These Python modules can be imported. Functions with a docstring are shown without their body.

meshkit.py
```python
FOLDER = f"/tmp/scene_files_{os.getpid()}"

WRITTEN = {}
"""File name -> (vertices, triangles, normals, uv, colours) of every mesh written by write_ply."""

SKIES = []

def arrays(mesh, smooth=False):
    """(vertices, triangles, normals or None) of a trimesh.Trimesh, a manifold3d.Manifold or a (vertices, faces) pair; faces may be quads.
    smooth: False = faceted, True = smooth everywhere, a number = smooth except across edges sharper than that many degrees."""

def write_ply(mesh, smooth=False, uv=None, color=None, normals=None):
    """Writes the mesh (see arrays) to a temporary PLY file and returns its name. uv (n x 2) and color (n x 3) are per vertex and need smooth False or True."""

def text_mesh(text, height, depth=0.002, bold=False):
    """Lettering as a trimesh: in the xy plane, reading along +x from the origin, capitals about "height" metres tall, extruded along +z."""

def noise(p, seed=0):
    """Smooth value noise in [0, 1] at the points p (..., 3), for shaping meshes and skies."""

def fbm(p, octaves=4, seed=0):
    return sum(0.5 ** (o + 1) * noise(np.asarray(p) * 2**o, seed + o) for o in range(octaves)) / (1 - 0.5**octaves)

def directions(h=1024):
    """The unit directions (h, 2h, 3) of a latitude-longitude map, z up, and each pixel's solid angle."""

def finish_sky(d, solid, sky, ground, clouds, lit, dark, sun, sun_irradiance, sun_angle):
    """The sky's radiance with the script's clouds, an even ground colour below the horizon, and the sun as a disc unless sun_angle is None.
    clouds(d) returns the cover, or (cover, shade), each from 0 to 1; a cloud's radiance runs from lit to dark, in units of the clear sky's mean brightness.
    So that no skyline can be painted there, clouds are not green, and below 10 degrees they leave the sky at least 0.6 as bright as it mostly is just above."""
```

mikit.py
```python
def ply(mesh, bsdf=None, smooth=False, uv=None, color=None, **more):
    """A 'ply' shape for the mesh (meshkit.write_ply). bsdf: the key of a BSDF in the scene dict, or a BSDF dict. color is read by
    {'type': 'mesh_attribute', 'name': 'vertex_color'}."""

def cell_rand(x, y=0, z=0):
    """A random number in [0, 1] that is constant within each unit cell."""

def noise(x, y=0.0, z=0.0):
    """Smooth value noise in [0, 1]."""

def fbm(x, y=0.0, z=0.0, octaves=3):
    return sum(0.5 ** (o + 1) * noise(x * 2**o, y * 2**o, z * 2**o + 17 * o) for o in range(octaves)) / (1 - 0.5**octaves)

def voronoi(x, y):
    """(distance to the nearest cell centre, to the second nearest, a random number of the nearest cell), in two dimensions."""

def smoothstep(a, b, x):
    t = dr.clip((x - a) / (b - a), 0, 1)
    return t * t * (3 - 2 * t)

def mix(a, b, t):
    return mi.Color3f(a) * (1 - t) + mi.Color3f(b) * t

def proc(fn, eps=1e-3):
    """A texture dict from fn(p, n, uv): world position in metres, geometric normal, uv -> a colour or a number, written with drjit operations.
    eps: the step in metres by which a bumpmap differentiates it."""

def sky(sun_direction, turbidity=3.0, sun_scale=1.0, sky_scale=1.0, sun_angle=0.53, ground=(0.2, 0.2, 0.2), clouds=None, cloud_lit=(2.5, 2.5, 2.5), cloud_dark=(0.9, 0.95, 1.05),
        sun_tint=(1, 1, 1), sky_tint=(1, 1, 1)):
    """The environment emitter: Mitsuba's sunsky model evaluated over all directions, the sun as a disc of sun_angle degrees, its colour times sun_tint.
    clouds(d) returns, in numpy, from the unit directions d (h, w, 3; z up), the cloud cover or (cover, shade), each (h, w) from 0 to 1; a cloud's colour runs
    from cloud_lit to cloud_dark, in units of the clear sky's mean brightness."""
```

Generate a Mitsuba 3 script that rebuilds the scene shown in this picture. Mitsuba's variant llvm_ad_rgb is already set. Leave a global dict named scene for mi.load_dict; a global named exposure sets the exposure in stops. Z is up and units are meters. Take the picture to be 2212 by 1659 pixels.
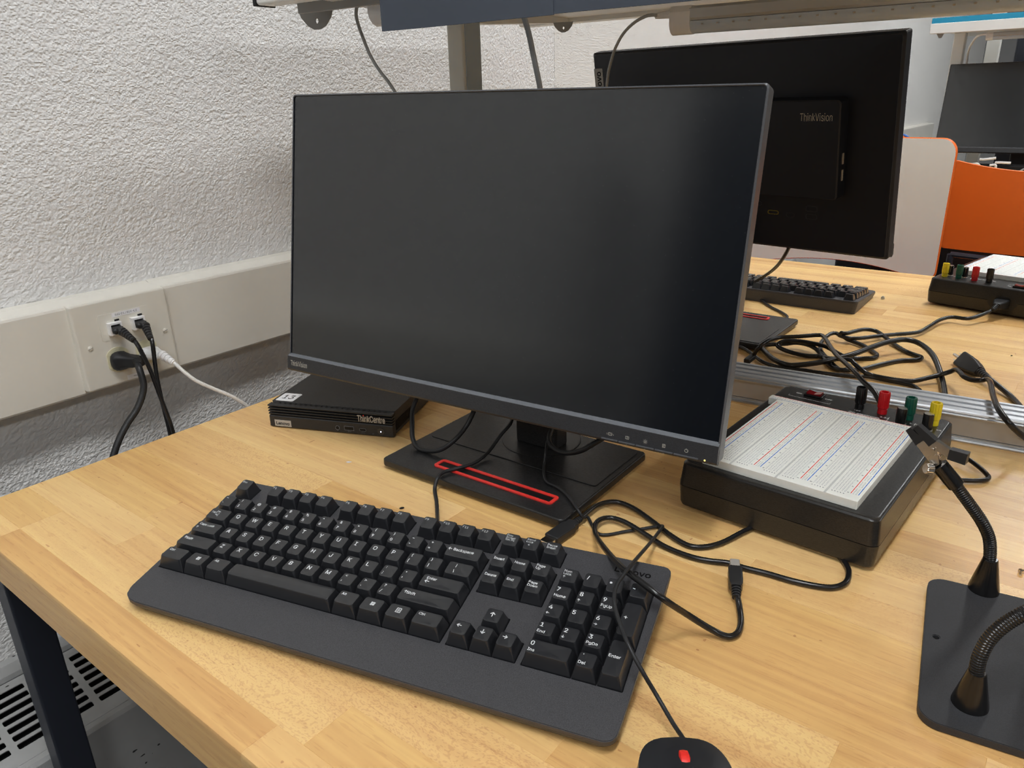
import math, random
import numpy as np
import trimesh
import mitsuba as mi
import drjit as dr
import mikit, meshkit
from mikit import proc, noise, fbm, voronoi, cell_rand, smoothstep, mix
from shapely.geometry import Polygon, box as sbox, Point
from shapely.ops import unary_union
from shapely import affinity

random.seed(7)
rng = np.random.default_rng(7)
T4 = mi.ScalarTransform4f
scene, labels = {}, {}
PI = math.pi

# ------------------------------------------------------------------ camera, light, exposure
CAM = np.array([0.9234, -0.1843, 0.4072])
RIGHT, DOWN, FWD = np.array([0.7881, 0.6149, -0.0260]), np.array([0.2004, -0.2963, -0.9338]), np.array([-0.5820, 0.7308, -0.3567])
scene['camera'] = {'type': 'perspective', 'fov_axis': 'x', 'fov': math.degrees(2 * math.atan(1106 / 1631.05)), 'near_clip': 0.02, 'far_clip': 60.0,
                   'to_world': T4().look_at(origin=CAM.tolist(), target=(CAM + FWD).tolist(), up=(-DOWN).tolist())}
exposure = 0.0
LAMP = 24.0            # radiance of the ceiling fixtures
FLOOR, CEIL, WX = -0.76, 2.02, -0.155     # desk top is z = 0; left wall plane x = WX
FIXTURES = [(x, y) for x in (0.95, 3.35) for y in (-2.6, -0.3, 2.0, 4.3)]

# ------------------------------------------------------------------ helpers
def lin(r, g, b):
    return [((c / 255) / 12.92 if c / 255 <= 0.04045 else ((c / 255 + 0.055) / 1.055) ** 2.4) for c in (r, g, b)]

def mat(name, rgb, rough=0.5, spec=0.5, metal=0.0, **kw):
    base = rgb if isinstance(rgb, dict) else {'type': 'rgb', 'value': lin(*rgb)}
    scene[name] = {'type': 'twosided', 'bsdf': {'type': 'principled', 'base_color': base, 'roughness': rough, 'specular': spec, 'metallic': metal, **kw}}
    return name

_used = {}
def uniq(k):
    n = _used.get(k, 0)
    _used[k] = n + 1
    return k if n == 0 else f'{k}_{n:03d}'

def RZ(a): c, s = math.cos(a), math.sin(a); return np.array([[c, -s, 0, 0], [s, c, 0, 0], [0, 0, 1, 0], [0, 0, 0, 1.0]])
def RX(a): c, s = math.cos(a), math.sin(a); return np.array([[1, 0, 0, 0], [0, c, -s, 0], [0, s, c, 0], [0, 0, 0, 1.0]])
def RY(a): c, s = math.cos(a), math.sin(a); return np.array([[c, 0, s, 0], [0, 1, 0, 0], [-s, 0, c, 0], [0, 0, 0, 1.0]])
def TR(x, y=0, z=0): m = np.eye(4); m[:3, 3] = (x, y, z); return m
def SC(x, y=None, z=None): return np.diag([x, x if y is None else y, x if z is None else z, 1.0])
FACE_FRONT = RX(PI / 2)      # something drawn in xy (reading +x, up +y) stands up and faces -y

class Thing:
    def __init__(self, name, label, cat, M=None, group=None):
        self.key, self.M, self.items = uniq(name), np.eye(4) if M is None else M, []
        labels[self.key] = {'label': label, 'category': cat}
        if group: labels[self.key]['group'] = group
    def part(self, name, mesh, bsdf, L=None, smooth=30, parent=None, label=None, kind=None, **kw):
        k = uniq((parent or self.key) + '__' + name)
        d = mesh if isinstance(mesh, dict) else mikit.ply(mesh, bsdf, smooth, **kw)
        L = np.eye(4) if L is None else L
        scene[k] = {**d, 'to_world': T4((self.M @ L).tolist())}
        self.items.append((k, d, L))
        extra = {}
        if label: extra['label'] = label
        if kind: extra['kind'] = kind
        if extra: labels[k] = extra
        return k
    def copy(self, name, label, cat, M, group=None, skip=()):
        t = Thing(name, label, cat, M, group)
        for k, d, L in self.items:
            tail = k[len(self.key):]
            if any(s in tail for s in skip): continue
            scene[t.key + tail] = {**d, 'to_world': T4((M @ L).tolist())}
            t.items.append((t.key + tail, d, L))
            if k in labels: labels[t.key + tail] = dict(labels[k])
        return t

def single(name, mesh, bsdf, label, cat, M=None, smooth=30, group=None, kind=None, **kw):
    k = uniq(name)
    scene[k] = mikit.ply(mesh, bsdf, smooth, **kw)
    if M is not None: scene[k]['to_world'] = T4(M.tolist())
    labels[k] = {'label': label, 'category': cat}
    if group: labels[k]['group'] = group
    if kind: labels[k]['kind'] = kind
    return k

def struct(name, mesh, bsdf, smooth=False, parent=None, label=None):
    k = uniq((parent + '__' if parent else '') + name)
    scene[k] = mikit.ply(mesh, bsdf, smooth)
    if not parent: labels[k] = {'kind': 'structure', 'label': label or name.replace('_', ' ')}
    return k

def tri(v, f):
    return trimesh.Trimesh(np.asarray(v, float), np.asarray(f), process=False)

def loft(rings, cap0=True, cap1=True, closed=True):
    """rings: list of (n,3) arrays, counter-clockwise seen from the last ring's side."""
    rings = [np.asarray(r, float) for r in rings]
    n = len(rings[0]); v = np.vstack(rings); f = []
    for i in range(len(rings) - 1):
        a, b = i * n, (i + 1) * n
        for j in range(n if closed else n - 1):
            k = (j + 1) % n
            f += [[a + j, a + k, b + k], [a + j, b + k, b + j]]
    if cap0:
        c = len(v); v = np.vstack([v, rings[0].mean(0)]); f += [[c, (j + 1) % n, j] for j in range(n)]
    if cap1:
        c = len(v); v = np.vstack([v, rings[-1].mean(0)]); o = (len(rings) - 1) * n; f += [[c, o + j, o + (j + 1) % n] for j in range(n)]
    return tri(v, f)

def rrect(w, h, r, n=4, cx=0.0, cy=0.0):
    r = min(r, w / 2 - 1e-6, h / 2 - 1e-6); p = []
    for qx, qy, a0 in ((1, -1, -PI / 2), (1, 1, 0), (-1, 1, PI / 2), (-1, -1, PI)):
        for i in range(n + 1):
            a = a0 + i / n * PI / 2
            p.append((cx + qx * (w / 2 - r) + r * math.cos(a), cy + qy * (h / 2 - r) + r * math.sin(a)))
    return np.array(p)

def ring(p2, z):
    return np.column_stack([p2, np.full(len(p2), z)])

def rbox(w, d, h, r=0.004, e=None, cx=0.0, cy=0.0, z0=0.0, n=4, m=3, taper=0.0, bottom=True):
    """Box with rounded vertical corners (r) and rounded upper and lower edges (e); taper shrinks the top."""
    e = min(r if e is None else e, h / 2 - 1e-6, r) if r else 0
    def sec(z, inset):
        t = taper * (z - z0) / h
        return ring(rrect(w - 2 * inset - 2 * t, d - 2 * inset - 2 * t, max(r - inset, 1e-5), n, cx, cy), z)
    rings = []
    if bottom and e > 0:
        rings = [sec(z0 + e - e * math.cos(i / m * PI / 2), e - e * math.sin(i / m * PI / 2)) for i in range(m + 1)]
    else:
        rings = [sec(z0, 0)]
    if e > 0:
        rings += [sec(z0 + h - e + e * math.sin(i / m * PI / 2), e - e * math.cos(i / m * PI / 2)) for i in range(m + 1)]
    else:
        rings += [sec(z0 + h, 0)]
    return loft(rings)

def bx(x0, x1, y0, y1, z0, z1, r=0.0):
    if r: return rbox(x1 - x0, y1 - y0, z1 - z0, r, r, (x0 + x1) / 2, (y0 + y1) / 2, z0, n=2, m=2)
    return trimesh.creation.box(bounds=[[x0, y0, z0], [x1, y1, z1]])

def lathe(prof, n=24, cap=True):
    a = np.arange(n) * 2 * PI / n
    return loft([np.column_stack([r * np.cos(a), r * np.sin(a), np.full(n, z)]) for r, z in prof], cap, cap)

def extrude(poly, h, z0=0.0):
    g = getattr(poly, 'geoms', [poly])
    m = trimesh.util.concatenate([trimesh.creation.extrude_polygon(q, h, engine='earcut') for q in g])
    m.apply_translation([0, 0, z0]); return m

def cat(*ms): return trimesh.util.concatenate([m for m in ms if m is not None])
def tf(m, M): m = m.copy(); m.apply_transform(M); return m

def spline(pts, n=6):
    p = np.asarray(pts, float)
    p = np.vstack([2 * p[0] - p[1], p, 2 * p[-1] - p[-2]]); out = []
    for i in range(1, len(p) - 2):
        for t in np.arange(n) / n:
            a, b, c, d = p[i - 1:i + 3]
            out.append(0.5 * (2 * b + (c - a) * t + (2 * a - 5 * b + 4 * c - d) * t * t + (3 * b - a - 3 * c + d) * t ** 3))
    return np.vstack(out + [p[-2]])

def tube(pts, r, sides=10, n=6, flat=1.0, smooth_path=True):
    p = spline(pts, n) if smooth_path else np.asarray(pts, float)
    keep = np.r_[True, np.linalg.norm(np.diff(p, axis=0), axis=1) > 1e-5]; p = p[keep]
    t = np.gradient(p, axis=0); t /= np.linalg.norm(t, axis=1, keepdims=True)
    a = np.cross(t[0], [0, 0, 1.0] if abs(t[0][2]) < .9 else [1.0, 0, 0]); fr = []
    for i in range(len(p)):
        a = a - t[i] * (a @ t[i]); a /= np.linalg.norm(a); fr.append((a.copy(), np.cross(t[i], a)))
    ang = np.arange(sides) * 2 * PI / sides
    r = np.broadcast_to(r, (len(p),)) if np.ndim(r) == 0 else np.interp(np.linspace(0, 1, len(p)), np.linspace(0, 1, len(r)), r)
    return loft([p[i] + r[i] * (np.cos(ang)[:, None] * fr[i][0] * flat + np.sin(ang)[:, None] * fr[i][1]) for i in range(len(p))])

def text(s, h, depth=0.0002, bold=False, ax=0.5, ay=0.5, sx=1.0):
    m = meshkit.text_mesh(s, h, depth, bold)
    m.apply_transform(SC(sx, 1, 1)); b = m.bounds
    m.apply_translation([-(b[0][0] + ax * (b[1][0] - b[0][0])), -(b[0][1] + ay * (b[1][1] - b[0][1])), 0]); return m

def frame_from(p, q, up=(0, 0, 1)):
    """Matrix with origin p, local z along p->q and local x as level as possible."""
    z = np.asarray(q, float) - p; z /= np.linalg.norm(z)
    x = np.cross(up, z); x /= np.linalg.norm(x); y = np.cross(z, x)
    M = np.eye(4); M[:3, 0], M[:3, 1], M[:3, 2], M[:3, 3] = x, y, z, p; return M

# ------------------------------------------------------------------ materials
def wood(name, rgb, seed, fleck=0.0, streak=0.07):
    c = lin(*rgb)
    def fn(p, n, uv):
        wob = fbm(p.x * 3.0, p.y * 9, seed, 2) * 0.020
        g = fbm(p.x * 7 + seed * 3.1, (p.y + wob) * 230 + seed * 7.7, p.z * 200, 3)
        b = fbm(p.x * 2.2 + seed, (p.y + wob) * 34 + seed * 5, 3.0, 2)
        pores = smoothstep(0.76, 0.86, noise(p.x * 75 + seed, p.y * 1000, p.z * 400)) * 0.06
        v = 1.0 + streak * 2.0 * (g - 0.5) + 0.20 * (b - 0.5) - pores
        if fleck:
            area = smoothstep(0.42, 0.60, fbm(p.x * 4 + seed, p.y * 11, 7.0, 2))
            k = smoothstep(0.58, 0.74, noise(p.x * 640 + 2.5 * noise(p.x * 90, p.y * 140), p.y * 1150 + 40 * fbm(p.x * 14, p.y * 26, seed, 2), 1.0))
            v = v - fleck * k * (0.25 + 0.75 * area)
        s = 1.0 + 0.12 * (fbm(p.x * 2.2, p.y * 2.6, 9.0, 2) - 0.5)
        dot = smoothstep(0.972, 0.980, noise(p.x * 110 + 11, p.y * 150 + 5, 2.0)) * 0.22
        v = v * (1.0 - dot)
        return mi.Color3f(c[0] * v * s, c[1] * v * (0.25 + 0.75 * v) * s, c[2] * v * (0.10 + 0.90 * v) * s)
    mat(name, proc(fn), 0.34, 0.45)
WOOD = ['wood_a', 'wood_b', 'wood_c', 'wood_d', 'wood_e']
wood('wood_a', (223, 182, 121), 1)
wood('wood_b', (219, 177, 115), 2)
wood('wood_c', (227, 188, 129), 3)
wood('wood_d', (215, 171, 110), 4, streak=0.11)
wood('wood_e', (225, 185, 125), 5, fleck=0.09)

def wall_paint(p, n, uv):
    v = 0.96 + 0.08 * (fbm(p.y * 14, p.z * 14, p.x * 14, 3) - 0.5)
    return mi.Color3f(0.75 * v, 0.745 * v, 0.73 * v)
def grit(p, n, uv):
    return noise(p.y * 520, p.z * 640, 3.0)
scene['wall_paint'] = {'type': 'twosided', 'bsdf': {'type': 'bumpmap', 'arbitrary': proc(grit, 4e-4), 'scale': 0.0012, 'bsdf': {'type': 'principled', 'base_color': proc(wall_paint), 'roughness': 0.75, 'specular': 0.25}}}
def stucco_bump(p, n, uv):
    a = fbm(p.x * 230 + p.y * 190, p.z * 300, p.y * 40, 3)
    return dr.abs(a - 0.5) * 2
scene['wall_far_paint'] = {'type': 'twosided', 'bsdf': {'type': 'bumpmap', 'arbitrary': proc(stucco_bump, 5e-4), 'scale': 0.003, 'bsdf': {'type': 'principled', 'base_color': {'type': 'rgb', 'value': [0.74, 0.73, 0.70]}, 'roughness': 0.75, 'specular': 0.25}}}
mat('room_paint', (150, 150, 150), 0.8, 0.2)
mat('room_paint_light', (222, 224, 226), 0.8, 0.2)
mat('ceiling_tile', (186, 186, 184), 0.9, 0.1)
mat('floor_vinyl', (92, 92, 92), 0.5, 0.4)
mat('beige_enamel', (214, 211, 202), 0.42, 0.4)
mat('beige_plate', (214, 211, 201), 0.40, 0.4)
mat('ivory_plastic', (213, 208, 176), 0.35, 0.5)
mat('white_plastic', (232, 232, 232), 0.35, 0.5)
mat('sticker_white', (226, 226, 228), 0.5, 0.3)
mat('ink_black', (24, 24, 26), 0.6, 0.2)
mat('ink_grey', (110, 112, 116), 0.6, 0.2)
mat('ink_white', (206, 208, 210), 0.55, 0.3)
mat('ink_silver', (168, 164, 156), 0.4, 0.5)
mat('ink_red', (214, 66, 60), 0.5, 0.3)
mat('ink_blue', (62, 110, 190), 0.5, 0.3)
mat('steel_cream', (200, 201, 196), 0.6, 0.3)
mat('slate_grey', (160, 174, 186), 0.7, 0.2)  # cool grey set against the brown bounce on the post side
mat('shelf_white', (224, 224, 220), 0.4, 0.5)
mat('shelf_grey', (140, 140, 138), 0.5, 0.5)
mat('aluminium', (196, 199, 202), 0.36, 0.5, 0.85)
mat('aluminium_dull', (178, 174, 168), 0.42, 0.5, 0.35)
mat('chrome', (226, 220, 212), 0.2, 0.5, 1.0)
mat('leg_navy', (36, 40, 50), 0.42, 0.4)
mat('print_dim', (46, 48, 54), 0.6, 0.2)
mat('print_amber', (120, 104, 40), 0.6, 0.2)
mat('navy_cloth', (76, 82, 92), 0.8, 0.2)
def heater_col(p, n, uv):
    v = 1.0 + 0.10 * (fbm(p.x * 40, p.y * 40, p.z * 40, 3) - 0.5)
    chip = smoothstep(0.93, 0.95, noise(p.x * 130, p.y * 90, p.z * 130))
    return mix(mi.Color3f(0.41 * v, 0.415 * v, 0.41 * v), mi.Color3f(0.05, 0.05, 0.05), chip)
mat('heater_enamel', proc(heater_col), 0.45, 0.4)
mat('dark_void', (14, 14, 15), 0.8, 0.1)
def speck(base, amp, scale):
    b = lin(*base)
    def fn(p, n, uv):
        v = 1.0 + amp * (noise(p.x * scale, p.y * scale, p.z * scale) - 0.5) * 2
        return mi.Color3f(b[0] * v, b[1] * v, b[2] * v)
    return proc(fn)
mat('keyboard_plastic', speck((60, 60, 63), 0.28, 2600), 0.42, 0.5)
mat('key_plastic', (36, 37, 40), 0.27, 0.7)
mat('monitor_plastic', speck((44, 45, 48), 0.15, 1200), 0.42, 0.5)
mat('monitor_edge', (74, 76, 80), 0.36, 0.5)
mat('bevel_lit_grey', (100, 103, 108), 0.35, 0.5)  # lighter than the bar: paints the light its bevel catches
mat('monitor_back', (18, 24, 36), 0.45, 0.4)
mat('stand_black', speck((30, 30, 31), 0.25, 700), 0.38, 0.5)
mat('red_rubber', (208, 52, 46), 0.45, 0.4)
mat('pc_black', speck((40, 40, 41), 0.2, 1300), 0.45, 0.4)
mat('port_black', (10, 10, 11), 0.5, 0.3)
mat('abs_black', speck((33, 32, 31), 0.25, 900), 0.30, 0.5)
mat('hh_base', speck((46, 47, 50), 0.22, 2600), 0.55, 0.4)
mat('gloss_black', (18, 18, 19), 0.2, 0.5)
mat('cable_black', (20, 20, 21), 0.26, 0.5)
mat('cable_soft', (32, 33, 35), 0.42, 0.4)
mat('cable_white', (226, 225, 222), 0.4, 0.4)
mat('cable_grey', (150, 152, 152), 0.45, 0.4)
mat('breadboard', (226, 228, 222), 0.45, 0.4)
mat('breadboard_hole', (160, 164, 168), 0.6, 0.2)
mat('groove_grey', (188, 191, 187), 0.5, 0.3)
mat('post_red', (196, 24, 32), 0.28, 0.5)
mat('post_green', (14, 82, 66), 0.28, 0.5)
mat('post_yellow', (232, 208, 40), 0.28, 0.5)
mat('switch_red', (110, 14, 20), 0.12, 0.6)
mat('chair_orange', (226, 104, 30), 0.42, 0.5)
mat('chair_white', (222, 220, 214), 0.45, 0.4)
mat('teal_edge', (40, 146, 184), 0.4, 0.4)
mat('wheel_red', (228, 48, 40), 0.4, 0.4)
def screen_col(p, n, uv):
    f, s, c = voronoi(p.x * 90 + p.y * 50, p.z * 90)
    d = smoothstep(0.034, 0.012, f) * dr.maximum(c - 0.6, 0.0) * 0.16
    return mi.Color3f(0.0042 + d, 0.0056 + d, 0.0080 + d)
scene['screen'] = {'type': 'twosided', 'bsdf': {'type': 'principled', 'base_color': proc(screen_col), 'roughness': 0.16, 'specular': 1.0}}
scene['clear_cover'] = {'type': 'twosided', 'bsdf': {'type': 'principled', 'base_color': {'type': 'rgb', 'value': [0.50, 0.58, 0.68]}, 'roughness': 0.25, 'specular': 0.6}}


# ------------------------------------------------------------------ the room
X1, Y0, Y1 = 6.2, -4.2, 7.4
def relief(y, z):
    q = np.stack([y * 110, z * 110, np.full_like(y, 4.2)], -1)
    y, z = y * .94 + z * .34, z * .94 - y * .34
    u = np.stack([y * 285 + 1.3 * (meshkit.noise(q, 5) - .5), z * 315 + 1.3 * (meshkit.noise(q + 31, 6) - .5), np.full_like(y, 0.5)], -1)
    a = meshkit.noise(u, 1); b = meshkit.noise(u * 1.7 + 9, 2)
    return 0.0035 * np.clip(a * .68 + b * .32 - .25, 0, 1)
def stucco_patch(y0, y1, z0, z1, step):
    ny, nz = int((y1 - y0) / step), int((z1 - z0) / step)
    y, z = np.meshgrid(np.linspace(y0, y1, ny), np.linspace(z0, z1, nz), indexing='ij')
    x = WX - 0.0016 + relief(y, z)
    v = np.stack([x, y, z], -1).reshape(-1, 3)
    i, j = np.meshgrid(np.arange(ny - 1), np.arange(nz - 1), indexing='ij'); a = (i * nz + j).ravel()
    return tri(v, np.vstack([np.stack([a, a + nz, a + nz + 1], 1), np.stack([a, a + nz + 1, a + 1], 1)]))
py0, py1, pz0, pz1 = -0.12, 1.36, -0.38, 0.62
near = stucco_patch(py0, py1, pz0, pz1, 0.00135)
wl = struct('wall_left', near, 'wall_paint', True, label='white wall of rough sprayed stucco')
t_ = 0.1
struct('stucco_field', cat(bx(WX - t_, WX, Y0, py0, FLOOR, CEIL), bx(WX - t_, WX, py1, Y1, FLOOR, CEIL), bx(WX - t_, WX, py0, py1, pz1, CEIL), bx(WX - t_, WX, py0, py1, FLOOR, pz0)), 'wall_far_paint', parent=wl)
struct('floor', bx(WX - t_, X1 + t_, Y0 - t_, Y1 + t_, FLOOR - t_, FLOOR), 'floor_vinyl', label='grey vinyl floor')
ceil_k = struct('ceiling', bx(WX - t_, X1 + t_, Y0 - t_, Y1 + t_, CEIL, CEIL + t_), 'ceiling_tile', label='off-white tiled ceiling')
struct('wall_back', bx(WX, X1, Y1, Y1 + t_, FLOOR, CEIL), 'room_paint', label='pale painted wall at the far end of the room')
struct('wall_front', bx(WX, X1, Y0 - t_, Y0, FLOOR, CEIL), 'room_paint', label='pale painted wall behind the viewer')
struct('wall_right', bx(X1, X1 + t_, Y0, Y1, FLOOR, CEIL), 'room_paint_light', label='pale painted wall on the right')
for x, y in FIXTURES:
    t = Thing('ceiling_light', 'recessed rectangular ceiling light with a frosted panel', 'ceiling light', TR(x, y, CEIL), group='ceiling lights')
    t.part('frame', cat(bx(-.17, .17, -.62, -.595, -.012, 0), bx(-.17, .17, .595, .62, -.012, 0), bx(-.17, -.145, -.595, .595, -.012, 0), bx(.145, .17, -.595, .595, -.012, 0)), 'shelf_white', smooth=False)
    k = t.part('diffuser', tri([[-.145, -.595, -.006], [.145, -.595, -.006], [.145, .595, -.006], [-.145, .595, -.006]], [[0, 2, 1], [0, 3, 2]]), 'white_plastic', smooth=False)
    scene[k]['emitter'] = {'type': 'area', 'radiance': {'type': 'rgb', 'value': [LAMP * 0.985, LAMP * 1.0, LAMP * 1.01]}}

single('added_dark_cabinet', rbox(2.4, .5, 1.95, .01, .006, 1.30, -2.1, FLOOR), 'leg_navy', 'added tall dark cabinet behind the viewer, darkening the screen reflection', 'cabinet')  # unseen, added to darken the right part of the screen reflection

# ------------------------------------------------------------------ raceway on the wall with its outlet plate
RX0, RX1, RZ0, RZ1 = WX, -0.110, 0.0475, 0.1695
t = Thing('wall_raceway', 'beige enamelled metal cable raceway running along the stucco wall', 'raceway')
def race(y0, y1):
    p = [(RX0, RZ0), (RX1 - .003, RZ0), (RX1, RZ0 + .003), (RX1, RZ1 - .004), (RX1 - .0012, RZ1 - .0012), (RX1 - .004, RZ1), (RX0 + .006, RZ1 + .001), (RX0, RZ1 + .004)]
    return loft([np.array([(x, y, z) for x, z in p]) for y in (y0, y1)][::-1] if False else [np.array([(x, y, z) for x, z in p[::-1]]) for y in (y0, y1)])
t.part('cover', race(-2.6, 0.1990), 'beige_enamel', smooth=20)
t.part('cover', race(0.3300, 5.6), 'beige_enamel', smooth=20)
t.part('cover', race(.1990, .3300), 'beige_enamel', TR(-.0025, 0, 0), smooth=20)

PM = TR(-0.1015, 0, 0) @ np.array([[0, 0, 1, 0], [1, 0, 0, 0], [0, 1, 0, 0], [0, 0, 0, 1.0]])   # plate frame: x = world y, y = world z, z = out of the wall
t = Thing('outlet_plate', 'beige wall plate with two data jacks and two round power outlets', 'outlet plate', PM)
plate = rbox(.1300, .1185, .0125, .004, .0035, .2640, .1110, -.0125, bottom=False)
t.part('plate', plate, 'beige_plate')
fr = extrude(Polygon(rrect(.0705, .0365, .003, 5, .2662, .1330)).difference(Polygon(rrect(.0699, .0359, .0027, 5, .2662, .1330))), .00025)
t.part('insert_panel', cat(extrude(Polygon(rrect(.0700, .0360, .0028, 5, .2662, .1330)), .0006)), 'beige_plate', smooth=False)
for sy, sz in ((.2142, .1107), (.3172, .1096)):
    k = t.part('screw', lathe([(.0034, 0), (.0034, .0006), (.0026, .0016), (.0012, .0021)], 16), 'beige_plate', TR(sy, sz, 0))
    t.part('slot', bx(-.003, .003, -.0004, .0004, .0017, .0022), 'shelf_grey', TR(sy, sz, 0) @ RZ(.25), smooth=False, parent=k)
for oy, oz in ((.2465, .0868), (.2862, .0868)):
    c = Polygon(Point(0, 0).buffer(.0172, 20)).intersection(sbox(-.0172, -.0146, .0172, .0146))
    k = t.part('receptacle', cat(extrude(Polygon([(y, x) for x, y in c.exterior.coords]), .0030, -.002)), 'ivory_plastic', TR(oy, oz, 0), label='ivory round-sided power receptacle')
for jy, jz in ((.2490, .1318), (.2806, .1318)):
    k = t.part('data_jack', cat(bx(-.0085, .0085, .0045, .0070, 0, .0085), bx(-.0085, .0085, -.0095, -.0070, 0, .0085), bx(-.0085, -.0062, -.007, .0045, 0, .0085), bx(.0062, .0085, -.007, .0045, 0, .0085), bx(-.0062, .0062, -.007, .0045, 0, .002)), 'white_plastic', TR(jy, jz, 0), smooth=False, label='white data jack')
    t.part('latch_slot', bx(-.003, .003, .0071, .0095, 0.0006, .0012), 'ink_black', TR(jy + .006, jz, 0), smooth=False, parent=k)
k = t.part('name_sticker', bx(-.0192, .0192, -.0028, .0028, .0006, .0009), 'sticker_white', TR(.2690, .1473, 0), smooth=False, label='white printed sticker reading 022 C1 / 022-C2')
t.part('lettering', text('022 C1 / 022-C2', .0026, .0001), 'ink_black', TR(.2690, .1473, .0009), smooth=False, parent=k)
k = t.part('panel_sticker', bx(-.0160, .0160, -.0034, .0034, 0, .0003), 'sticker_white', TR(.2690, .0578, 0), smooth=False, label='pale sticker reading PANEL A2')
t.part('lettering', text('PANEL     A2', .0018, .0001), 'ink_black', TR(.2690, .0580, .0003), smooth=False, parent=k)

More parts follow.
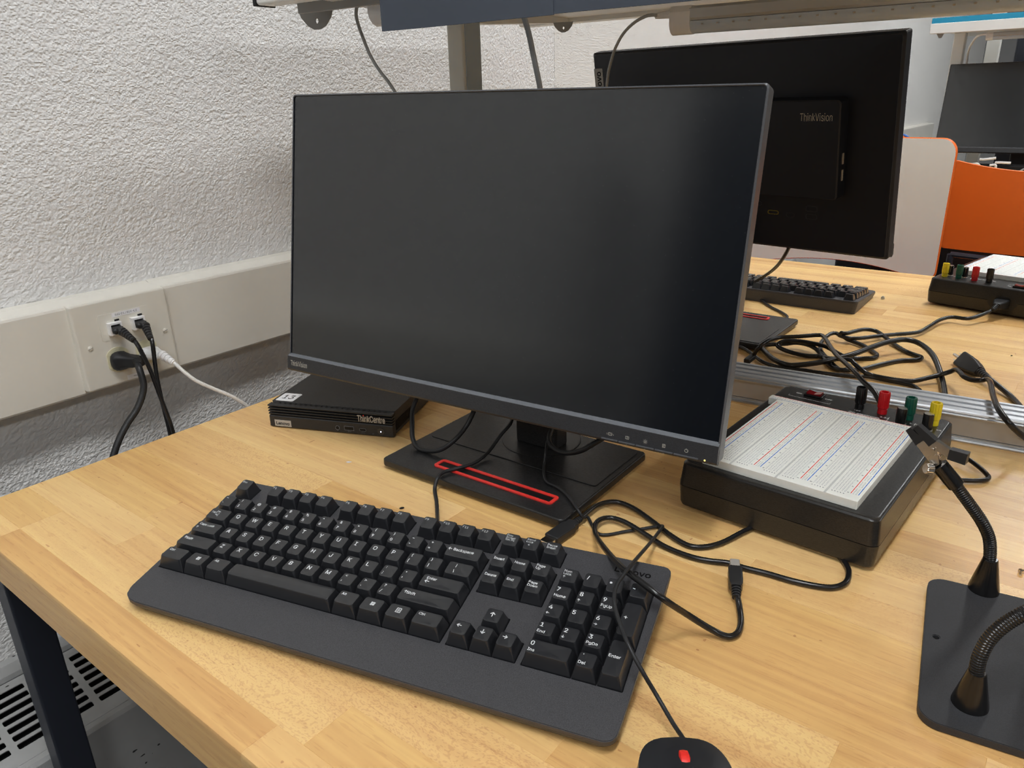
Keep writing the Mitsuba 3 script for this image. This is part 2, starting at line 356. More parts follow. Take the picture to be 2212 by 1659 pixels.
# ------------------------------------------------------------------ cable routes, world metres
PATH = {
    'loop': [(0.2952, 0.46, 0.0439),(0.2953, 0.455, 0.0362),(0.2959, 0.447, 0.0248),(0.303, 0.44, 0.0125),(0.3106, 0.437, -0.0011),(0.3226, 0.436, -0.0099),(0.3405, 0.437, -0.0112),(0.3567, 0.44, -0.005),(0.368, 0.447, 0.0059),(0.3732, 0.458, 0.0193),(0.3764, 0.47, 0.0365),(0.3756, 0.48, 0.0466)],
    'kbc': [(0.4022, 0.47, 0.0474),(0.4099, 0.455, 0.0435),(0.4072, 0.44, 0.034),(0.4047, 0.42, 0.02),(0.4053, 0.3975, 0.0165),(0.4014, 0.3781, 0.0165),(0.3924, 0.3565, 0.0165),(0.3962, 0.3418, 0.0165),(0.3999, 0.3325, 0.008),(0.4145, 0.3194, 0.004),(0.436, 0.2979, 0.005),(0.4535, 0.2797, 0.012)],
    'mousec': [(0.4635, 0.455, 0.0355),(0.4712, 0.4414, 0.03),(0.4745, 0.4333, 0.017),(0.4872, 0.4155, 0.0155),(0.4991, 0.4046, 0.0155),(0.5148, 0.4016, 0.0155),(0.5341, 0.3927, 0.0155),(0.5565, 0.3764, 0.0155),(0.5637, 0.3765, 0.008)],
    'mousec2': [(0.5636, 0.3781, 0.004),(0.5792, 0.3697, 0.002),(0.5886, 0.3676, 0.002),(0.6071, 0.3872, 0.002),(0.6222, 0.4038, 0.003),(0.6297, 0.4141, 0.003),(0.6345, 0.4114, 0.005),(0.6379, 0.3964, 0.008),(0.6488, 0.3593, 0.02),(0.6711, 0.2889, 0.048),(0.6806, 0.2517, 0.058),(0.6829, 0.2385, 0.058),(0.6874, 0.2274, 0.056),(0.6942, 0.2185, 0.052),(0.7047, 0.2086, 0.048),(0.7168, 0.1988, 0.044),(0.7298, 0.1937, 0.034),(0.7427, 0.1936, 0.018),(0.7595, 0.1842, 0.012),(0.7702, 0.1762, 0.013),(0.7766, 0.1694, 0.016)],
    'vgac': [(0.4603, 0.47, 0.0464),(0.466, 0.455, 0.0405),(0.474, 0.447, 0.0367),(0.4869, 0.442, 0.035),(0.5021, 0.44, 0.0371),(0.52, 0.44, 0.0453),(0.5321, 0.445, 0.0548),(0.5409, 0.455, 0.0615)],
    'usba_plug': [(0.5588, 0.3249, 0.006),(0.5595, 0.3424, 0.006),(0.5612, 0.3549, 0.006)],
    'usb1': [(0.5608, 0.3568, 0.006),(0.5611, 0.3704, 0.006),(0.5609, 0.3851, 0.006)],
    'usb1b': [(0.5606, 0.3846, 0.006),(0.5613, 0.4097, 0.006),(0.5719, 0.4267, 0.005),(0.5918, 0.4278, 0.004),(0.619, 0.418, 0.003),(0.6467, 0.4046, 0.003),(0.6678, 0.3984, 0.003),(0.6808, 0.4041, 0.003),(0.6921, 0.4216, 0.003),(0.7019, 0.4517, 0.004),(0.7117, 0.4801, 0.004)],
    'usb2': [(0.7358, 0.3461, 0.012),(0.7408, 0.3406, 0.008),(0.7459, 0.333, 0.004),(0.7524, 0.3189, 0.0035),(0.7549, 0.3055, 0.0035),(0.7505, 0.2969, 0.004),(0.7391, 0.2924, 0.008),(0.7237, 0.2809, 0.022),(0.7128, 0.2605, 0.044),(0.6921, 0.2609, 0.051),(0.6789, 0.2647, 0.052),(0.6646, 0.2747, 0.048),(0.6335, 0.3045, 0.035),(0.5966, 0.3488, 0.0125),(0.5816, 0.3706, 0.0082),(0.5798, 0.3846, 0.0075),(0.5867, 0.3945, 0.0065),(0.6026, 0.3949, 0.0065),(0.6273, 0.388, 0.006),(0.6514, 0.3838, 0.003),(0.6761, 0.3824, 0.003),(0.6944, 0.3862, 0.003),(0.7109, 0.3935, 0.003)],
    'usb2b': [(0.7241, 0.3943, 0.003),(0.7446, 0.3979, 0.003),(0.7664, 0.4003, 0.003),(0.7867, 0.4053, 0.003),(0.7988, 0.4126, 0.003),(0.8043, 0.4256, 0.003),(0.8018, 0.4424, 0.003),(0.7956, 0.4541, 0.003),(0.7859, 0.4672, 0.003)],
    'usbb_plug': [(0.7361, 0.3463, 0.012),(0.7297, 0.3607, 0.012),(0.7187, 0.3873, 0.012),(0.7134, 0.4018, 0.012)],
    'D1': [(0.4343, 1.0364, 0.008),(0.4575, 1.0367, 0.008),(0.4833, 1.0244, 0.008),(0.5094, 1.0003, 0.006),(0.5445, 0.9584, 0.006),(0.5737, 0.9374, 0.008),(0.5911, 0.9491, 0.008),(0.6142, 0.9726, 0.01),(0.6306, 0.9979, 0.012),(0.6478, 1.0201, 0.016),(0.6638, 1.0546, 0.02),(0.6788, 1.0901, 0.022),(0.6963, 1.1186, 0.022),(0.7144, 1.1243, 0.02),(0.7335, 1.1083, 0.017),(0.75, 1.0795, 0.014),(0.7622, 1.0479, 0.01),(0.7735, 1.0128, 0.006),(0.7834, 0.9723, 0.006),(0.7929, 0.9297, 0.006)],
    'D3': [(0.5164, 0.9337, 0.006),(0.5179, 0.9423, 0.01),(0.5224, 0.9399, 0.02),(0.5291, 0.9412, 0.03),(0.5348, 0.9603, 0.035),(0.544, 0.9838, 0.035),(0.5663, 1.0043, 0.035),(0.5879, 1.0273, 0.035),(0.5975, 1.0238, 0.036),(0.6122, 0.9924, 0.04),(0.6305, 0.9533, 0.042),(0.6517, 0.9107, 0.045),(0.676, 0.8668, 0.05),(0.6982, 0.8275, 0.053),(0.7161, 0.7983, 0.053)],
    'D3b': [(0.6963, 0.8333, 0.053),(0.7123, 0.8148, 0.05),(0.7269, 0.8001, 0.046),(0.737, 0.7924, 0.042),(0.739, 0.8121, 0.03)],
    'D4': [(0.7897, 1.3485, 0.018),(0.7784, 1.3373, 0.016),(0.7577, 1.347, 0.012),(0.7305, 1.3479, 0.01),(0.7162, 1.3219, 0.009),(0.7083, 1.2725, 0.008),(0.7009, 1.2331, 0.007),(0.6868, 1.2112, 0.007),(0.669, 1.1921, 0.007),(0.6494, 1.1659, 0.008),(0.6313, 1.1356, 0.009),(0.6145, 1.1208, 0.01),(0.6001, 1.1221, 0.011),(0.5898, 1.1299, 0.012),(0.5834, 1.1184, 0.012),(0.5818, 1.0923, 0.01),(0.5849, 1.0632, 0.008),(0.5949, 1.0368, 0.006),(0.6131, 1.011, 0.004),(0.633, 0.9817, 0.004)],
    'D5': [(0.5998, 1.121, 0.016),(0.6086, 1.1267, 0.016),(0.6162, 1.1504, 0.015),(0.6241, 1.1747, 0.013),(0.6339, 1.1852, 0.011),(0.6447, 1.1849, 0.009),(0.6613, 1.1665, 0.007),(0.6824, 1.1422, 0.004),(0.7039, 1.1179, 0.0035),(0.7205, 1.1063, 0.0035),(0.7295, 1.0997, 0.004),(0.7305, 1.0909, 0.0035),(0.7229, 1.0797, 0.0035),(0.7073, 1.0662, 0.0035),(0.6949, 1.0457, 0.0035),(0.6816, 1.0172, 0.004),(0.6702, 0.9886, 0.005),(0.6564, 0.9703, 0.006),(0.6433, 0.9677, 0.005),(0.6298, 0.9766, 0.004),(0.6163, 0.9946, 0.004),(0.5991, 1.0236, 0.005),(0.5838, 1.0385, 0.009),(0.567, 1.0475, 0.01),(0.5497, 1.0465, 0.01),(0.5357, 1.0303, 0.01)],
    'D6': [(0.5956, 1.127, 0.008),(0.6101, 1.1259, 0.006),(0.626, 1.1188, 0.005),(0.6445, 1.1069, 0.004),(0.6606, 1.0892, 0.0035),(0.671, 1.0734, 0.0035),(0.6702, 1.057, 0.0035),(0.6613, 1.048, 0.0035),(0.649, 1.0398, 0.0035),(0.6292, 1.0337, 0.006),(0.6119, 1.0402, 0.01),(0.5973, 1.0426, 0.014),(0.5791, 1.0401, 0.016),(0.5583, 1.0402, 0.016),(0.54, 1.0316, 0.016),(0.5323, 1.0236, 0.014),(0.53, 1.0163, 0.01),(0.5411, 1.0109, 0.007),(0.56, 1.0074, 0.005),(0.5804, 1.0083, 0.004),(0.598, 1.0168, 0.004)],
    'D7': [(0.653, 0.9829, 0.018),(0.6629, 0.9767, 0.014),(0.679, 0.9637, 0.01),(0.6911, 0.9655, 0.006),(0.7092, 0.964, 0.006),(0.7276, 0.9657, 0.006),(0.7447, 0.9714, 0.007),(0.7581, 0.9874, 0.009),(0.7715, 1.0028, 0.012),(0.7836, 1.0075, 0.018),(0.7908, 1.0033, 0.024)],
    'D7b': [(0.7908, 1.0033, 0.024),(0.7973, 0.9903, 0.026),(0.8055, 0.9722, 0.026),(0.8159, 0.9639, 0.026),(0.8261, 0.9619, 0.028),(0.8345, 0.9598, 0.032),(0.8413, 0.9427, 0.038),(0.8464, 0.912, 0.042),(0.8508, 0.8739, 0.045),(0.8568, 0.8377, 0.047),(0.8654, 0.8055, 0.049)],
    'D7c': [(0.8432, 0.9034, 0.046),(0.8521, 0.8536, 0.048),(0.8634, 0.8034, 0.05),(0.8773, 0.779, 0.045),(0.8884, 0.7926, 0.03),(0.9026, 0.8206, 0.01)],
    'D8': [(0.455, 0.9883, 0.007),(0.4797, 0.9875, 0.006),(0.5057, 0.9681, 0.005),(0.5357, 0.9408, 0.004),(0.5663, 0.9312, 0.004),(0.5984, 0.9381, 0.004),(0.6292, 0.9416, 0.004),(0.6649, 0.9516, 0.004),(0.686, 0.9631, 0.004)],
    'plug': [(0.7758, 1.0677, 0.012),(0.7831, 1.0844, 0.012),(0.7866, 1.0987, 0.012),(0.8164, 1.0494, 0.012),(0.8306, 1.0345, 0.012),(0.8427, 1.0151, 0.01),(0.8542, 1.0003, 0.006),(0.8668, 0.9813, 0.004),(0.8784, 0.9526, 0.004)],
    'blades': [(0.7741, 1.1017, 0.014),(0.787, 1.0801, 0.014),(0.7726, 1.0753, 0.01),(0.7847, 1.063, 0.01)],
    'leadR': [(0.8399, 0.7393, 0.01),(0.8519, 0.7296, 0.01),(0.8627, 0.7209, 0.008),(0.8709, 0.7126, 0.006),(0.8742, 0.7078, 0.004),(0.8714, 0.6993, 0.004),(0.8621, 0.6911, 0.004),(0.8518, 0.6849, 0.004),(0.8439, 0.6783, 0.004),(0.8372, 0.6713, 0.004)],
    'pwr': [(-0.062, 0.2382, 0.092),(-0.052, 0.2435, 0.0879),(-0.045, 0.2464, 0.08),(-0.04, 0.2449, 0.0639),(-0.038, 0.2391, 0.0499),(-0.036, 0.2274, 0.0345),(-0.034, 0.2112, 0.021),(-0.03, 0.195, 0.0051),(-0.027, 0.1826, -0.0123),(-0.025, 0.1724, -0.0307)],
    'eth1': [(-0.06, 0.2469, 0.129),(-0.053, 0.2517, 0.1188),(-0.045, 0.2541, 0.1023),(-0.04, 0.2576, 0.0796),(-0.035, 0.2593, 0.0538),(-0.03, 0.2611, 0.0276),(-0.026, 0.2628, 0.0042),(-0.022, 0.2626, -0.0189),(-0.02, 0.2622, -0.0427)],
    'eth2': [(-0.06, 0.2749, 0.1282),(-0.055, 0.2745, 0.1143),(-0.052, 0.2718, 0.0927),(-0.048, 0.2679, 0.0683),(-0.043, 0.2654, 0.0434),(-0.036, 0.2632, 0.0186),(-0.03, 0.2615, -0.0067),(-0.027, 0.26, -0.0297)],
    'white': [(-0.058, 0.2947, 0.0824),(-0.05, 0.298, 0.0742),(-0.04, 0.3036, 0.0624),(-0.032, 0.3136, 0.0486),(-0.025, 0.3314, 0.0334),(-0.018, 0.3531, 0.0159),(-0.014, 0.3733, -0.0059),(-0.012, 0.3877, -0.0282)],
    'W1': [(0.1146, 0.56, 0.5239),(0.1016, 0.56, 0.523),(0.0936, 0.56, 0.5168),(0.0856, 0.565, 0.5058),(0.0834, 0.57, 0.4859),(0.0896, 0.575, 0.463),(0.0998, 0.58, 0.4439),(0.1107, 0.585, 0.4287),(0.1198, 0.59, 0.4114),(0.1233, 0.6, 0.3874)],
    'W2': [(0.3912, 0.5, 0.5083),(0.3936, 0.505, 0.4992),(0.3981, 0.51, 0.4867),(0.4016, 0.515, 0.4692),(0.404, 0.52, 0.4466),(0.4055, 0.525, 0.4268),(0.405, 0.53, 0.4133),(0.4009, 0.54, 0.3925)],
    'W3': [(0.1773, 1.22, 0.5329),(0.1671, 1.2, 0.5302),(0.1503, 1.17, 0.5198),(0.1384, 1.14, 0.5041),(0.1395, 1.1, 0.4843),(0.1373, 1.08, 0.4657),(0.1396, 1.06, 0.4453),(0.144, 1.04, 0.4252),(0.1444, 1.03, 0.4019)],
    'W4': [(0.5375, 2.5, 0.5327),(0.5219, 2.5, 0.5323),(0.5079, 2.5, 0.5207),(0.4946, 2.52, 0.5025),(0.4854, 2.55, 0.4809),(0.4775, 2.6, 0.4558),(0.469, 2.66, 0.4326)],
    'monc2': [(0.5111, 1.09, 0.2408),(0.5117, 1.1, 0.2041),(0.5073, 1.11, 0.1763),(0.4931, 1.13, 0.1451),(0.4717, 1.16, 0.1155),(0.4452, 1.2, 0.0906),(0.4137, 1.25, 0.0668),(0.3778, 1.3, 0.0414)],
    'kb2c': [(0.3476, 1.3345, 0.03),(0.3497, 1.3463, 0.02),(0.363, 1.3456, 0.008),(0.3953, 1.3033, 0.004),(0.4272, 1.2687, 0.003),(0.4538, 1.2454, 0.003),(0.475, 1.22, 0.004),(0.4808, 1.2078, 0.006),(0.4579, 1.243, 0.006),(0.4319, 1.275, 0.006),(0.3956, 1.3116, 0.008)],
    'neck': [(0.9002, 0.48, 0.035),(0.8991, 0.478, 0.0437),(0.8959, 0.476, 0.0571),(0.889, 0.472, 0.0711),(0.8797, 0.47, 0.0832),(0.8685, 0.467, 0.0973),(0.8669, 0.467, 0.0995),(0.8524, 0.465, 0.1149)],
    'clip': [(0.8516, 0.465, 0.1146),(0.8441, 0.466, 0.1223),(0.8389, 0.467, 0.1263),(0.8253, 0.47, 0.1393),(0.8306, 0.47, 0.1427),(0.8463, 0.47, 0.1314),(0.8591, 0.47, 0.1265),(0.8717, 0.47, 0.1258),(0.8496, 0.45, 0.1145)],
    'neck2': [(0.914, 0.326, 0.0323),(0.9124, 0.326, 0.0399),(0.9128, 0.327, 0.0489),(0.9148, 0.33, 0.0585),(0.9184, 0.333, 0.0664),(0.9232, 0.337, 0.073),(0.9301, 0.342, 0.0798),(0.9376, 0.35, 0.0828),(0.9464, 0.36, 0.0817)],
    'spring': [(0.9283, 0.4, 0.0464),(0.9276, 0.4, 0.0548),(0.9272, 0.4, 0.0633),(0.9269, 0.4, 0.073)],
    'debris': [(0.5883, 1.4568, 0.003),(0.3904, 0.2912, 0.001),(0.9229, 0.5335, 0.002),(0.8041, 1.1067, 0.002),(0.8417, 1.1933, 0.001),(0.2579, 0.3308, 0.001),(0.6208, 0.4469, 0.001),(0.791, 0.2997, 0.0),(0.8079, 0.3065, 0.0),(0.8488, 0.3732, 0.0),(0.8591, 0.5817, 0.001),(0.6324, 0.3999, 0.001),(0.8736, 0.5005, 0.001),(0.6279, 0.3895, 0.001),(0.0682, 0.0954, 0.0)],
}

def P_(*names):
    out = []
    for n in names: out += PATH[n] if isinstance(n, str) else n
    return out

def strain(p, q, r0, r1, n=4):
    """Ribbed strain relief from p to q."""
    L = np.linalg.norm(np.subtract(q, p)); prof = []
    for i in range(n):
        a, b, r = i / n, (i + .62) / n, r0 + (r1 - r0) * i / n
        prof += [(r, a * L), (r, b * L), (r * .78, (b + .02) * L), (r * .78, (i + .98) / n * L)]
    return tf(lathe(prof + [(r1 * .9, L)], 14), frame_from(p, q))

# power cord, black, left receptacle
pw = PATH['pwr']
t = Thing('mains_cable', 'thick black power cord plugged into the left power outlet of the beige plate', 'cable')
body = loft([tf(tri(ring(rrect(w, h, r, 3), 0), [[0, 1, 2]]), np.eye(4)).vertices + np.array([cx, 0, z]) for w, h, r, z, cx in ((.0230, .0250, .009, .0, 0), (.0240, .0265, .009, .004, 0), (.0225, .0235, .008, .009, .001), (.0180, .0180, .005, .013, .005), (.0165, .0160, .004, .022, .010), (.0140, .0140, .004, .030, .014))])
PB = TR(-.0985, .2455, .0860) @ np.array([[0, 0, 1, 0], [1, 0, 0, 0], [0, 1, 0, 0], [0, 0, 0, 1.0]])
k = t.part('plug', body, 'cable_soft', PB)
t.part('strain_relief', strain((-.067, .2555, .0880), (-.052, .2490, .0868), .0062, .0050), 'cable_soft', parent=k)
t.part('cable', tube([(-.056, .2500, .0873), (-.050, .2478, .0858)] + pw[2:] + [(-.022, .165, -.05), (-.02, .16, -.09)], .0043, 12), 'cable_soft')
# white cord, right receptacle
wh = PATH['white']
t = Thing('mains_cable', 'white power cord plugged into the right power outlet of the beige plate', 'cable')
body = loft([ring(rrect(w, h, r, 3), 0) + np.array([cx, 0, z]) for w, h, r, z, cx in ((.0240, .0160, .007, .0, 0), (.0250, .0180, .007, .004, 0), (.0230, .0165, .006, .011, .001), (.0160, .0140, .006, .020, .003), (.0110, .0110, .005, .028, .005))])
k = t.part('plug', body, 'white_plastic', TR(-.0985, .2860, .0862) @ np.array([[0, 0, 1, 0], [1, 0, 0, 0], [0, 1, 0, 0], [0, 0, 0, 1.0]]))
t.part('strain_relief', strain((-.072, .2915, .0862), (-.052, .2965, .0765), .0066, .0042, 4), 'white_plastic', parent=k)
t.part('cable', tube([(-.055, .2960, .0780)] + wh[1:] + [(-.012, .40, -.06), (-.014, .41, -.1)], .0026, 10), 'cable_white')
# two network cables
for nm, jy, lab in (('eth1', .2490, 'black network cable clipped into the left data jack of the beige plate'), ('eth2', .2806, 'black network cable clipped into the right data jack of the beige plate')):
    pts = PATH[nm]
    t = Thing('network_cable', lab, 'network cable')
    a = np.array([-.0965, jy - .0005, .1306]); b = np.array(pts[0]) + [.002, 0, 0]
    k = t.part('connector', cat(bx(-.0055, .0055, -.0045, .0042, 0, .012), rbox(.0112, .0088, .012, .003, .002, 0, 0, .009)), 'cable_soft', frame_from(a, a + [.02, .001, -.002]) @ RZ(0))
    t.part('latch_guard', tf(trimesh.creation.icosphere(2, .0046), TR(*(a + [.013, -.005, .000]))), 'cable_soft', smooth=True, parent=k)
    t.part('boot', strain(a + [.016, .0015, -.0015], np.array(pts[1]) + [.000, -.001, .0015], .0058, .0036, 6), 'cable_soft', parent=k)
    t.part('cable', tube([tuple(a + [.020, .0025, -.002])] + pts[1:] + [(-.018, pts[-1][1], -.09)], .0028, 10), 'cable_black')

# ------------------------------------------------------------------ convector heater under the desk edge
HX0, HX1 = WX, -0.008
t = Thing('convector_heater', 'grey enamelled convector heater with a slotted top along the wall', 'heater')
prof = [(HX0, -.300), (HX0 + .010, -.302), (HX0 + .017, -.314), (HX0 + .017, -.322), (HX0, -.322)]
t.part('top_rail', loft([np.array([(x, y, z) for x, z in prof]) for y in (-2.4, 3.2)]), 'heater_enamel', smooth=20)
gx0, gz0, gx1, gz1 = HX0 + .018, -.3235, HX1 - .012, -.3640
L_ = math.hypot(gx1 - gx0, gz1 - gz0); ga = math.atan2(gz1 - gz0, gx1 - gx0)
holes = []
for gi in range(-8, 40):
    yA = -.0050 + .0515 * gi
    if -.45 < yA < 1.6:
        for si in range(7):
            holes.append(sbox(.012 + si * .0138, yA, .012 + si * .0138 + .0088, yA + .0425).buffer(-.002).buffer(.002, 3))
grille = extrude(sbox(0, -2.4, L_, 3.2).difference(unary_union(holes)), .0015)
GM = TR(gx0, 0, gz0) @ RY(-ga)
t.part('grille', grille, 'heater_enamel', GM, smooth=False, label='slotted sloping grille')
fp = [(gx1, gz1 + .001), (HX1 - .004, gz1 - .001), (HX1, gz1 - .006), (HX1, -.74), (HX1 - .012, -.74), (HX1 - .012, gz1 - .006)]
t.part('front_panel', loft([np.array([(x, y, z) for x, z in fp]) for y in (-2.4, 3.2)]), 'heater_enamel', smooth=25)
t.part('slot_shade_box', bx(.004, L_ - .004, -2.3, 3.1, -.060, -.010), 'dark_void', GM, smooth=False)  # black box close under the grille, paints the shade inside the slots
t.part('foot', bx(HX0 + .01, HX1 - .02, -2.3, 3.1, FLOOR, -.70), 'dark_void', smooth=False)

# ------------------------------------------------------------------ benches with butcher-block tops
TH = 0.0475
def stave_mesh(x0, x1, y0, y1, z1=0.0, th=TH, front=False, back=False, c=.00022):
    cf, cb = (.004 if front else c), (.004 if back else c)
    p = [(y0, z1 - th), (y1, z1 - th)]
    p += [(y1, z1 - cb)] + ([(y1 - cb * .3, z1 - cb * .3)] if back else []) + [(y1 - cb, z1)]
    p += [(y0 + cf, z1)] + ([(y0 + cf * .3, z1 - cf * .3)] if front else []) + [(y0, z1 - cf)]
    def sec(x, s): return np.array([(x, y, min(z, z1 - s)) for y, z in p])
    return loft([sec(x0, c), sec(x0 + c, 0), sec(x1 - c, 0), sec(x1, c)])
def bench_top(t, x0, x1, y0, y1, edges, seed, cuts=None):
    r = random.Random(seed); last = ''
    rows = [y0] + edges + [y1]
    for i in range(len(rows) - 1):
        x = x0; first = True
        while x < x1 - 1e-6:
            n = x + (r.uniform(.12, .5) if first else r.uniform(.38, .85)); first = False
            if cuts and i in cuts and x == x0: n = cuts[i]
            if x1 - n < .15: n = x1
            w = r.choice([q for q in WOOD if q != last]); last = w
            t.part('stave', stave_mesh(x, n, rows[i], rows[i + 1], 0, TH, i == 0, i == len(rows) - 2), w, smooth=28)
            x = n
def bench_legs(t, x0, x1, ys):
    for x in (x0, x1):
        for y in ys:
            k = t.part('leg', rbox(.036, .036, -TH - FLOOR - .012, .003, .002, x + .018, y + .018, FLOOR + .012), 'leg_navy', label='dark navy square steel leg')
            t.part('foot', lathe([(.022, FLOOR), (.022, FLOOR + .006), (.010, FLOOR + .014)], 16), 'cable_soft', TR(x + .018, y + .018, 0), parent=k)
t = Thing('workbench', 'maple butcher-block workbench with the keyboard and front monitor on it', 'workbench')
bench_top(t, 0.0, 1.83, 0.0, 0.838, [.0302 + .0432 * i for i in range(18)], 3, {0: .093, 1: .093})
bench_legs(t, .014, 1.77, (.0115, .78))
t.part('apron', bx(.05, 1.77, .70, .72, -TH - .09, -TH), 'leg_navy', smooth=False)
t.part('apron', bx(.02, .04, .0475, .78, -TH - .07, -TH), 'leg_navy', smooth=False)
t = Thing('workbench', 'maple butcher-block workbench behind the metal rail, holding the far keyboard and cable tangle', 'workbench')
bench_top(t, 0.0, 1.83, 0.842, 1.732, [.842 + .0445 * i for i in range(1, 20)], 11)
bench_legs(t, .03, 1.77, (.86, 1.68))
t.part('apron', bx(.06, 1.77, .88, .90, -TH - .09, -TH), 'leg_navy', smooth=False)


# ------------------------------------------------------------------ keyboards (local metres: key-top plane z = 0, x right, y away from the user)
U = 0.01905
DECK = -0.0105
def ks(s): return s.split()
KEYS = []     # (x centre in units, y row, width, height, sculpt row, legends)
def run(row, x, items):
    for it in items:
        if isinstance(it, (int, float)): x += it; continue
        w, leg = (it if isinstance(it, tuple) else (1, it))
        KEYS.append((x + w / 2, row, w, 1, row, leg)); x += w
def sm(s): return [(s, -.0052, .0035, .0020, 0)]
def two(a, b): return [(a, -.0042, .0036, .0024, 0), (b, -.0046, -.0030, .0026, 0)]
def big(c): return [(c, -.0040, .0022, .0036, 0)]
FR = 1.385
run(FR, 0, [sm('Esc'), 1] + [sm(f'F{i}') for i in range(1, 5)] + [.5] + [sm(f'F{i}') for i in range(5, 9)] + [.5] + [sm(f'F{i}') for i in range(9, 13)]
    + [.25, [('Print', -.0052, .0045, .0017, 0), ('Screen', -.0052, .0020, .0017, 0), ('Sys Rq', -.0052, -.0005, .0017, 0)], [('Scroll', -.0052, .0045, .0018, 0), ('Lock', -.0052, .0018, .0018, 0), ('\u2193', -.0030, -.0012, .0018, 0)], [('Pause', -.0052, .0030, .0020, 0), ('Break', -.0052, .0002, .0020, 0)]])
run(0, 0, [two('~', '`'), two('!', '1'), two('@', '2'), two('#', '3'), two('$', '4'), two('%', '5'), two('^', '6'), two('&', '7'), two('*', '8'), two('(', '9'), two(')', '0'), two('_', '-'), two('+', '='), (2, [('\u2190', -.0150, .0010, .0030, 0), ('Backspace', -.0100, .0010, .0024, 0)])])
run(-1, 0, [(1.5, [('Tab', -.0095, .0015, .0020, 0), ('|\u2190', -.0040, .0034, .0022, 0), ('\u2192|', -.0040, -.0006, .0022, 0)])] + [big(c) for c in 'QWERTYUIOP'] + [two('{', '['), two('}', ']'), (1.5, two('|', '\\'))])
run(-2, 0, [(1.75, [('Caps Lock', -.0110, .0030, .0022, 0), ('\u2191', -.0115, -.0014, .0022, 0)])] + [big(c) for c in 'ASDFGHJKL'] + [two(':', ';'), two('"', "'"), (2.25, [('Enter', -.0145, .0028, .0024, 0), ('\u2190', -.0150, -.0010, .0036, 0)])])
run(-3, 0, [(2.25, [('\u2191', -.0160, .0022, .0026, 0), ('Shift', -.0135, .0018, .0022, 0)])] + [big(c) for c in 'ZXCVBNM'] + [two('<', ','), two('>', '.'), two('?', '/'), (2.75, [('\u2191', -.0205, .0022, .0026, 0), ('Shift', -.0180, .0018, .0024, 0)])])
run(-4, 0, [(1.5, [('Ctrl', -.0090, .0034, .0021, 0)]), (1.25, 'win'), (1.25, [('Alt', -.0068, .0034, .0021, 0)]), (5.75, None), (1.25, [('Alt', -.0068, .0034, .0021, 0)]), (1.25, 'win'), (1.25, 'menu'), (1.5, [('Ctrl', -.0090, .0034, .0021, 0)])])
run(0, 15.25, [[('Insert', -.0056, .0018, .0022, 0)], [('Home', -.0056, .0018, .0022, 0)], [('Page', -.0056, .0034, .0021, 0), ('Up', -.0056, .0004, .0021, 0)]])
run(-1, 15.25, [[('Delete', -.0056, .0018, .0022, 0)], [('End', -.0050, .0018, .0022, 0)], [('Page', -.0056, .0034, .0021, 0), ('Down', -.0056, .0004, .0021, 0)]])
run(-3, 16.25, [[('\u2191', -.0030, .0010, .0040, 0)]])
run(-4, 15.25, [[('\u2190', -.0040, .0020, .0034, 0)], [('\u2193', -.0030, .0016, .0038, 0)], [('\u2192', -.0040, .0020, .0034, 0)]])
def pad(n, s): return [(n, -.0050, .0030, .0034, 0), (s, -.0054, -.0034, .0023, 0)]
run(0, 18.5, [[('Num', -.0054, .0042, .0020, 0), ('Lock', -.0054, .0014, .0020, 0), ('\u2191', -.0050, -.0018, .0020, 0)], [('/', -.0045, .0020, .0030, 0)], [('*', -.0050, .0020, .0032, 0)], [('-', -.0050, .0010, .0034, 0)]])
run(-1, 18.5, [pad('7', 'Home'), pad('8', '\u2191'), pad('9', 'PgUp')])
run(-2, 18.5, [pad('4', '\u2190'), [('5', -.0050, .0030, .0034, 0)], pad('6', '\u2192')])
run(-3, 18.5, [pad('1', 'End'), pad('2', '\u2193'), pad('3', 'PgDn')])
run(-4, 18.5, [(2, [('0', -.0150, .0030, .0034, 0), ('Ins', -.0152, -.0034, .0023, 0)]), [('.', -.0040, .0048, .0030, 0), ('Del', -.0054, -.0030, .0023, 0)]])
KEYS.append((22.0, -1.5, 1, 2, -2, [('+', -.0046, .0010, .0034, 0)]))
KEYS.append((22.0, -3.5, 1, 2, -3, [('Enter', -.0056, .0010, .0024, 0)]))

SLOPE = {FR: .10, 0: .09, -1: .05, -2: .0, -3: -.04, -4: -.05}
LIFT = {FR: .0010, 0: .0007, -1: 0, -2: -.0004, -3: 0, -4: .0006}
def key_shape(w, h, row, space):
    W, H = w * U - .0010, h * U - .0010
    tw, thh, oy = W - .0058, H - .0050, .0007
    if h > 1: oy = 0
    def ztop(x, y):
        z = LIFT[row] + SLOPE[row] * y
        if space: return z + .0004 - .0010 * (y / (thh / 2)) ** 2
        return z - .0006 * (1 - (x / (tw / 2)) ** 2)
    def top(s, drop=0.0, grow=0.0):
        p = rrect(tw + grow, thh + grow, .0022, 3)
        p = p * s; return np.column_stack([p[:, 0], p[:, 1] + oy, ztop(p[:, 0] / max(1, 1 + grow / tw), p[:, 1]) - drop])
    rings = [ring(rrect(W, H, .0008, 3), DECK - .0030), ring(rrect(W, H, .0008, 3), DECK + .0005), top(1, .0007, .0008), top(1, .0002, .0003), top(.93), top(.6), top(.25)]
    return loft(rings, cap0=False), ztop, oy
_glyph = {}
def glyph(s, h):
    if (s, h) not in _glyph: _glyph[(s, h)] = text(s, h, .00008, h > .0023, 0, .5)
    return _glyph[(s, h)].copy()
